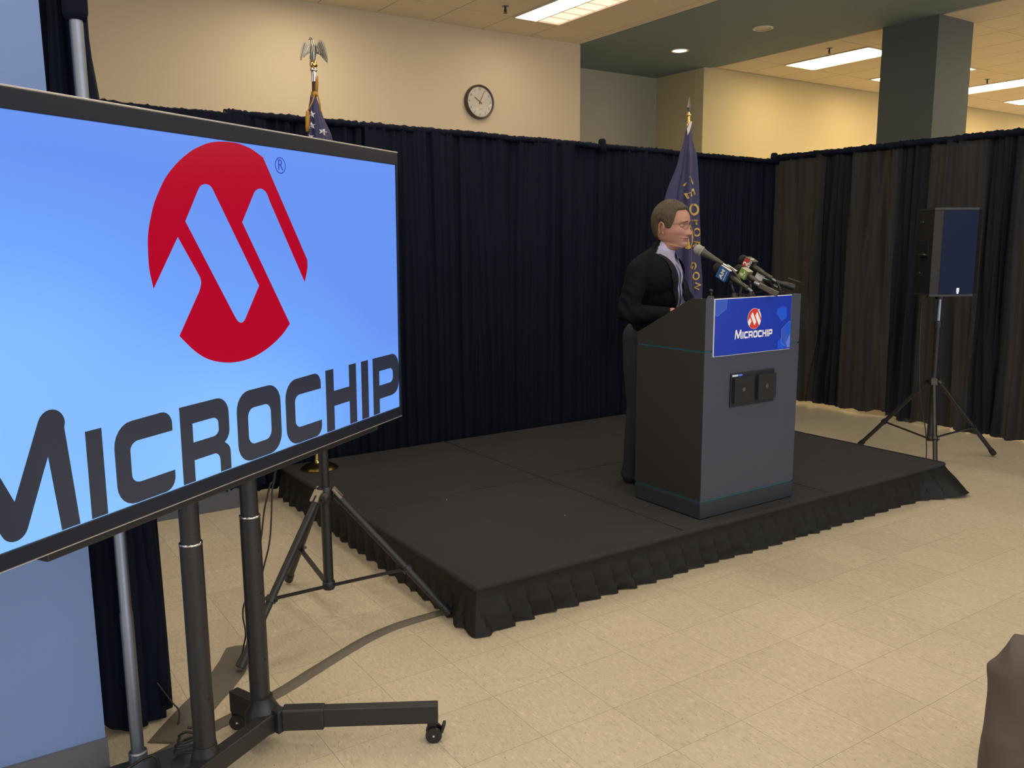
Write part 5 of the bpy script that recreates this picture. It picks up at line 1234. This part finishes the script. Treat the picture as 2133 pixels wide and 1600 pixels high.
for s, sc in ((-1, .85), (1, 1.05)):
    root = e0+V(0, 0, .105)+Rv*(.012*s)
    b_ = nb()
    out = [(0, .0), (.012, .030), (.030, .052), (.046, .050), (.060, .030), (.070, -.005), (.078, -.050), (.076, -.078), (.070, -.060), (.066, -.070), (.060, -.045), (.055, -.058), (.049, -.032), (.042, -.045), (.036, -.020), (.028, -.030), (.022, -.010), (.008, -.022)]
    plate(b_, [root+Rv*(s*x*sc*.95)+Dv*(-.25*x*sc)+V(0, 0, z*sc) for x, z in out], Dv, .004); bmesh.ops.recalc_face_normals(b_, faces=b_.faces); wg = obj('wing', b_, egm, f1)
    for x, z, x2, z2 in ((.030, .035, .064, -.055), (.022, .030, .052, -.045), (.040, .040, .074, -.065), (.014, .018, .040, -.032)):
        b_ = nb(); tube(b_, [root+Rv*(s*x*sc*.95)+Dv*(-.25*x*sc-.002)+V(0, 0, z*sc), root+Rv*(s*x2*sc*.95)+Dv*(-.25*x2*sc-.002)+V(0, 0, z2*sc)], [.0028, .0016], 6); obj('feather', b_, egm, wg)
M['flag_blue'] = mat('flag_navy_cloth', (.022, .020, .095), .6, bump=.2, bscale=200, vary=.1, vscale=12, sheen=.2)
# US cloth: blue canton above, striped lower part
us = bpy.data.materials.new('striped_flag_cloth'); us.use_nodes = True; nt = us.node_tree; N = nt.nodes; L = nt.links; pb = N['Principled BSDF']; pb.inputs['Roughness'].default_value = .6
tc = N.new('ShaderNodeTexCoord'); sx = N.new('ShaderNodeSeparateXYZ'); L.new(tc.outputs['Object'], sx.inputs[0])
ag = N.new('ShaderNodeMath'); ag.operation = 'ARCTAN2'; 
ax_ = N.new('ShaderNodeMath'); ax_.operation = 'SUBTRACT'; ax_.inputs[1].default_value = .03; L.new(sx.outputs['X'], ax_.inputs[0]); L.new(sx.outputs['Y'], ag.inputs[0]); L.new(ax_.outputs[0], ag.inputs[1])
m1 = N.new('ShaderNodeMath'); m1.operation = 'MULTIPLY'; m1.inputs[1].default_value = 6.0; L.new(ag.outputs[0], m1.inputs[0]); m2 = N.new('ShaderNodeMath'); m2.operation = 'SINE'; L.new(m1.outputs[0], m2.inputs[0]); m3 = N.new('ShaderNodeMath'); m3.operation = 'GREATER_THAN'; m3.inputs[1].default_value = 0; L.new(m2.outputs[0], m3.inputs[0])
mc = N.new('ShaderNodeMixRGB'); mc.inputs[1].default_value = (.35, .015, .02, 1); mc.inputs[2].default_value = (.6, .6, .6, 1); L.new(m3.outputs[0], mc.inputs[0]); L.new(mc.outputs[0], pb.inputs['Base Color'])
cc1 = (1.975, 5.06)
b_ = flag_cloth(cc1, [(2.49, .016, .020, .02), (2.40, .030, .042, .05), (2.24, .038, .082, .07), (1.95, .075, .13, .10), (1.6, .09, .15, .11)], 1.0)
cl = obj('canton_cloth', b_, M['flag_blue'], f1, smooth=True, label='navy canton with white stars')
b_ = flag_cloth(cc1, [(1.62, .092, .152, .112), (1.2, .11, .17, .12), (.75, .12, .18, .13)], 1.0); obj('striped_cloth', b_, us, f1, smooth=True, label='red and white striped lower cloth')
CB = BVHTree.FromPolygons([v.co+ORG[cl.name] for v in cl.data.vertices], [p.vertices for p in cl.data.polygons])
def drape_on(tree, pts, lift=.002):
    out = []
    for p in pts:
        h_ = tree.ray_cast(p-Dv*1.0, Dv)
        out.append((h_[0] if h_[0] is not None else p)-Dv*lift)
    return out
starm = mat('embroidered_white', (.62, .60, .62), .7, vary=.03)
def star(cx, z, r, rot=0):
    cen = V(cc1[0], cc1[1], z)+Rv*cx; b_ = nb(); ring_ = []
    for k in range(10):
        a = pi/2+rot+k*pi/5; rr = r if k % 2 == 0 else r*.42; ring_.append(cen+Rv*(cos(a)*rr)+V(0, 0, sin(a)*rr))
    ps = drape_on(CB, ring_+[cen], .005); vs = [b_.verts.new(p) for p in ps]
    for k in range(10): b_.faces.new((vs[k], vs[(k+1) % 10], vs[10]))
    obj('star', b_, starm, cl)
rs = random.Random(3)
for i, z in enumerate((2.376, 2.310, 2.242, 2.17, 2.10, 2.03, 1.96, 1.88, 1.80, 1.72)):
    star(.0-.006*i+(.005 if i % 2 else 0), z, .024, .1*(i % 3))
    if i > 1: star(.052+.004*i, z+.035, .022, -.25)
    if i > 3: star(-.055-.003*i, z-.02, .022, .2)
# gold cord and tassels
gold = mat('gold_braid', (.48, .25, .035), .5, .2, bump=.5, bscale=300, vary=.15, vscale=60)
c0 = V(1.992, 5.06, 2.50)
b_ = nb(); tube(b_, [c0+Rv*.016+V(0, 0, .105), c0+Rv*.015+V(0, 0, .06), c0+Rv*.008+V(0, 0, .01)], .005, 8); tube(b_, [c0+Rv*.012+V(0, 0, .10), c0+Rv*.002+V(0, 0, .0)], .005, 8)
cd = obj('gold_cord', b_, gold, f1, smooth=True)
b_ = nb(); ball(b_, c0-Dv*.012, .019, .014, .017, 14, 10); obj('knot', b_, gold, cd, smooth=True)
for pts in ([c0-Dv*.02, c0-Rv*.020-Dv*.015+V(0, 0, .012), c0-Rv*.026-Dv*.02-V(0, 0, .03), c0-Rv*.012-Dv*.03-V(0, 0, .015)], [c0-Dv*.02, c0+Rv*.020-Dv*.03-V(0, 0, .01), c0+Rv*.034-Dv*.04-V(0, 0, .07), c0+Rv*.036-Dv*.05-V(0, 0, .11)], [c0-Dv*.02, c0-Rv*.010-Dv*.050-V(0, 0, .05), c0-Rv*.034-Dv*.070-V(0, 0, .105)]):
    b_ = nb(); tube(b_, pts, .0042, 8); obj('cord_loop', b_, gold, cd, smooth=True)
q = c0-Rv*.036-Dv*.072-V(0, 0, .105); b_ = nb(); lathe(b_, q, [(.006, 0), (.011, .008), (.010, .02), (.012, .03), (.013, .09), (.010, .12)], ax=V(-.05, 0, -1), seg=14); obj('tassel', b_, gold, cd, smooth=True)

# state flag with gold letters
f2 = top('state_flag', 'navy state flag with gold letters behind the speaker, spear-tipped pole', 'flag', (4.97, 4.92, SZ))
pb0, pt0 = V(5.02, 4.93, SZ), V(4.905, 4.86, 2.56)
b_ = nb(); lathe(b_, pb0, [(.115, 0), (.118, .006), (.105, .016), (.070, .034), (.040, .046), (.028, .070), (.024, .11)], seg=40); obj('base', b_, M['brass'], f2, smooth=True, auto=50)
b_ = nb(); tube(b_, [pb0+V(0, 0, .10), pt0-V(0, 0, .05)], .0125, 16); obj('pole', b_, M['brass'], f2, smooth=True)
b_ = nb(); lathe(b_, pt0-V(0, 0, .07), [(.012, 0), (.011, .075), (.017, .080), (.017, .092), (.009, .098), (.005, .108)], seg=20); obj('ferrule', b_, M['brass'], f2, smooth=True, auto=40)
b_ = nb(); s0 = pt0+V(0, 0, .038)
vs = [b_.verts.new(p) for p in (s0, s0+V(0, 0, .115), s0+Rv*.017+V(0, 0, .032), s0-Rv*.017+V(0, 0, .032), s0+Dv*.007+V(0, 0, .032), s0-Dv*.007+V(0, 0, .032))]
for a, b2, c in ((0, 2, 5), (0, 5, 3), (0, 4, 2), (0, 3, 4), (1, 5, 2), (1, 3, 5), (1, 2, 4), (1, 4, 3)): b_.faces.new((vs[a], vs[b2], vs[c]))
bmesh.ops.recalc_face_normals(b_, faces=b_.faces); obj('spear_finial', b_, M['chrome'], f2)
cc2 = (4.905, 4.86)
pf = [(2.50, .010, .018, .014), (2.42, .030, .028, .03), (2.25, .065, .060, .06), (1.94, .155, .080, .08), (1.6, .19, .095, .10), (1.25, .20, .108, .11), (.75, .20, .12, .12)]
b_ = flag_cloth(cc2, pf, 2.4, folds=5); c2 = obj('flag_cloth', b_, M['flag_blue'], f2, smooth=True)
b_ = nb(); plate(b_, [V(4.905, 4.86, z)+Rv*x-Dv*.034 for x, z in ((.006, 2.525), (.020, 2.52), (.004, 2.455), (-.012, 2.42), (-.018, 2.47))], Dv, .004); bmesh.ops.recalc_face_normals(b_, faces=b_.faces); obj('header_band', b_, starm, f2)
CB2 = BVHTree.FromPolygons([v.co+ORG[c2.name] for v in c2.data.vertices], [p.vertices for p in c2.data.polygons])
goldt = mat('gold_lettering', (.52, .34, .07), .5, .1, vary=.08)
def cloth_text(ch_, X, z, size, ang):
    o = text_shape('letter', ch_, size, V(0, 0, 0), V(1, 0, 0), V(0, 1, 0), goldt, None, th=0.0, bold=.022)
    cen = V(X-.012, 4.85, z); ca, sa = cos(radians(ang)), sin(radians(ang)); me = o.data; bm_l = nb(); bm_l.from_mesh(me); bmesh.ops.remove_doubles(bm_l, verts=bm_l.verts, dist=1e-6)
    for v in bm_l.verts:
        x, y = v.co.x, v.co.y; p = cen+Rv*(x*ca-y*sa)+V(0, 0, x*sa+y*ca); h_ = CB2.ray_cast(p-Dv*1.0, Dv); v.co = (h_[0] if h_[0] is not None else p)-Dv*.004
    bpy.data.objects.remove(o); bpy.data.meshes.remove(me); obj('letter', bm_l, goldt, c2)
for ch_, X, z, s, a in (('T', 4.895, 2.062, .105, -58), ('E', 4.918, 1.982, .115, -62), ('O', 4.958, 1.862, .120, -75), ('F', 4.985, 1.770, .105, -82), ('O', 4.997, 1.69, .085, -90), ('R', 4.99, 1.60, .085, -98), ('G', 4.965, 1.435, .085, -112), ('O', 4.995, 1.355, .085, -112), ('N', 5.012, 1.275, .07, -112)): cloth_text(ch_, X, z, s, a)
b_ = nb(); out = drape_on(CB2, [V(4.892, 4.85, 1.655)+Rv*(.045*cos(a*pi/8))+V(0, 0, .095*sin(a*pi/8)) for a in range(16)]+[V(4.892, 4.85, 1.655)], .006); vs = [b_.verts.new(p) for p in out]
for k in range(16): b_.faces.new((vs[k], vs[(k+1) % 16], vs[16]))
obj('gold_shield', b_, goldt, c2, label='gold shield emblem')

# ------------------------------------------------------------------ floor cable covers and cables
GR = mat('cable_cover_grey', (.11, .098, .080), .7, vary=.12, vscale=30)
def cover(name, pts, w, h, lab, m=GR):
    pts = [V(*p, 0) for p in pts]; P_ = []
    for i in range(len(pts)-1):
        p0_ = pts[max(i-1, 0)]; p1_ = pts[i]; p2_ = pts[i+1]; p3_ = pts[min(i+2, len(pts)-1)]
        for k in range(6):
            t = k/6; P_.append(.5*((2*p1_)+(p2_-p0_)*t+(2*p0_-5*p1_+4*p2_-p3_)*t*t+(3*p1_-p0_-3*p2_+p3_)*t**3))
    P_.append(pts[-1]); b_ = nb(); rows = []
    for i, p in enumerate(P_):
        d = (P_[min(i+1, len(P_)-1)]-P_[max(i-1, 0)]).normalized(); s = V(-d.y, d.x, 0); wv = w*(1+.06*nz(i*.4, 3))
        rows.append([b_.verts.new(p+s*(wv*a)+V(0, 0, z)) for a, z in ((-.5, .0012), (-.42, h*.35), (-.2, h*.9), (0, h), (.2, h*.9), (.42, h*.35), (.5, .0012))])
    for i in range(len(rows)-1):
        for k in range(6): b_.faces.new((rows[i][k], rows[i][k+1], rows[i+1][k+1], rows[i+1][k]))
        b_.faces.new((rows[i][6], rows[i][0], rows[i+1][0], rows[i+1][6]))
    b_.faces.new(rows[0][::-1]); b_.faces.new(rows[-1])
    o = obj(name, b_, m, None, loc=(P_[0].x, P_[0].y, 0), smooth=True, auto=30); tag(o, lab, 'cable cover'); return o
cover('cable_cover', [(1.76, 3.13), (1.66, 3.13), (1.50, 3.122), (1.38, 3.094), (1.272, 3.052), (1.072, 2.956), (.933, 2.885), (.81, 2.835), (.60, 2.76), (.44, 2.70)], .058, .010, 'long thin grey cable cover curving from the stage corner to the television stand')
cover('cable_cover', [(.89, 3.30), (.80, 3.15), (.70, 3.02), (.56, 2.86), (.48, 2.76)], .13, .010, 'short wide grey cable cover beside the foot of the near tripod')
def cable(name, pts, r, lab, m=None, cat='cable'):
    pts = [Vector(p) for p in pts]; P_ = []
    for i in range(len(pts)-1):
        p0_ = pts[max(i-1, 0)]; p1_ = pts[i]; p2_ = pts[i+1]; p3_ = pts[min(i+2, len(pts)-1)]
        for k in range(6):
            t = k/6; P_.append(.5*((2*p1_)+(p2_-p0_)*t+(2*p0_-5*p1_+4*p2_-p3_)*t*t+(3*p1_-p0_-3*p2_+p3_)*t**3))
    P_.append(pts[-1]); b_ = nb(); tube(b_, P_, r, 8); o = obj(name, b_, m or M['black'], None, loc=tuple(pts[-1]), smooth=True); tag(o, lab, cat); return o
cable('cable', [(1.03, 3.10, 1.02), (1.017, 3.173, .728), (.999, 3.177, .691), (.972, 3.178, .60), (.954, 3.172, .508), (.93, 3.165, .40), (.90, 3.16, .28), (.875, 3.165, .10), (.86, 3.17, .014)], .0035, 'thin black cable hanging straighter from the television to the short floor cover')
cable('cable', [(1.04, 3.10, 1.02), (1.021, 3.172, .737), (1.004, 3.171, .673), (.99, 3.158, .563), (.975, 3.15, .471), (.954, 3.15, .398), (.923, 3.153, .306), (.878, 3.172, .252), (.863, 3.171, .197), (.865, 3.156, .123), (.854, 3.16, .068), (.845, 3.165, .014)], .0035, 'thin black cable swinging out in a loop beside the right television post')
cable('cable', [(.49, 2.90, .15), (.529, 2.882, .075), (.545, 2.869, .05), (.546, 2.86, .03), (.535, 2.84, .010)], .003, 'small black cable loop at the foot of the gathered drape')
cable('cable', [(.33, 2.60, .02), (.325, 2.66, .022), (.345, 2.64, .03), (.392, 2.655, .036), (.425, 2.66, .03), (.430, 2.62, .018), (.42, 2.56, .016)], .0045, 'black cable looped over the base of the silver pipe')
for k, (ox, oy) in enumerate(((0, 0),)):
    pts = []
    for i in range(34):
        a = i*.62; r = .042+.010*sin(i*1.7); pts.append((.532+ox+cos(a)*r, 2.640+oy+sin(a)*r*.8, .010+.0021*i+.010*abs(sin(a*.5))))
    cable('coiled_cable', pts, .0042, 'tangled black cable coil on the floor between the drape and the left post', cat='cable')
cable('cable', [(5.994, 3.44, 1.24), (5.99, 3.50, 1.194), (5.965, 3.51, 1.132), (5.935, 3.49, .924), (5.905, 3.46, .646), (5.90, 3.42, .403), (5.903, 3.38, .247), (5.90, 3.36, .10), (5.885, 3.35, .006)], .004, 'thin cable drooping from the right loudspeaker to the floor')
# low scattered specks on the stage: dropped bits
for i, (x, y, lb) in enumerate(((2.62, 3.42, 'tiny white speck on the stage left of the lectern'), (2.25, 4.02, 'tiny pale speck on the stage near its left edge'))):
    b_ = nb(); obox(b_, V(x, y, SZ+.0012), V(1, .4, 0).normalized(), V(-.4, 1, 0).normalized(), V(0, 0, 1), .0045, .0035, .0015); tag(obj('paper_scrap', b_, M['white'], None, loc=(x, y, SZ)), lb, 'paper scrap')
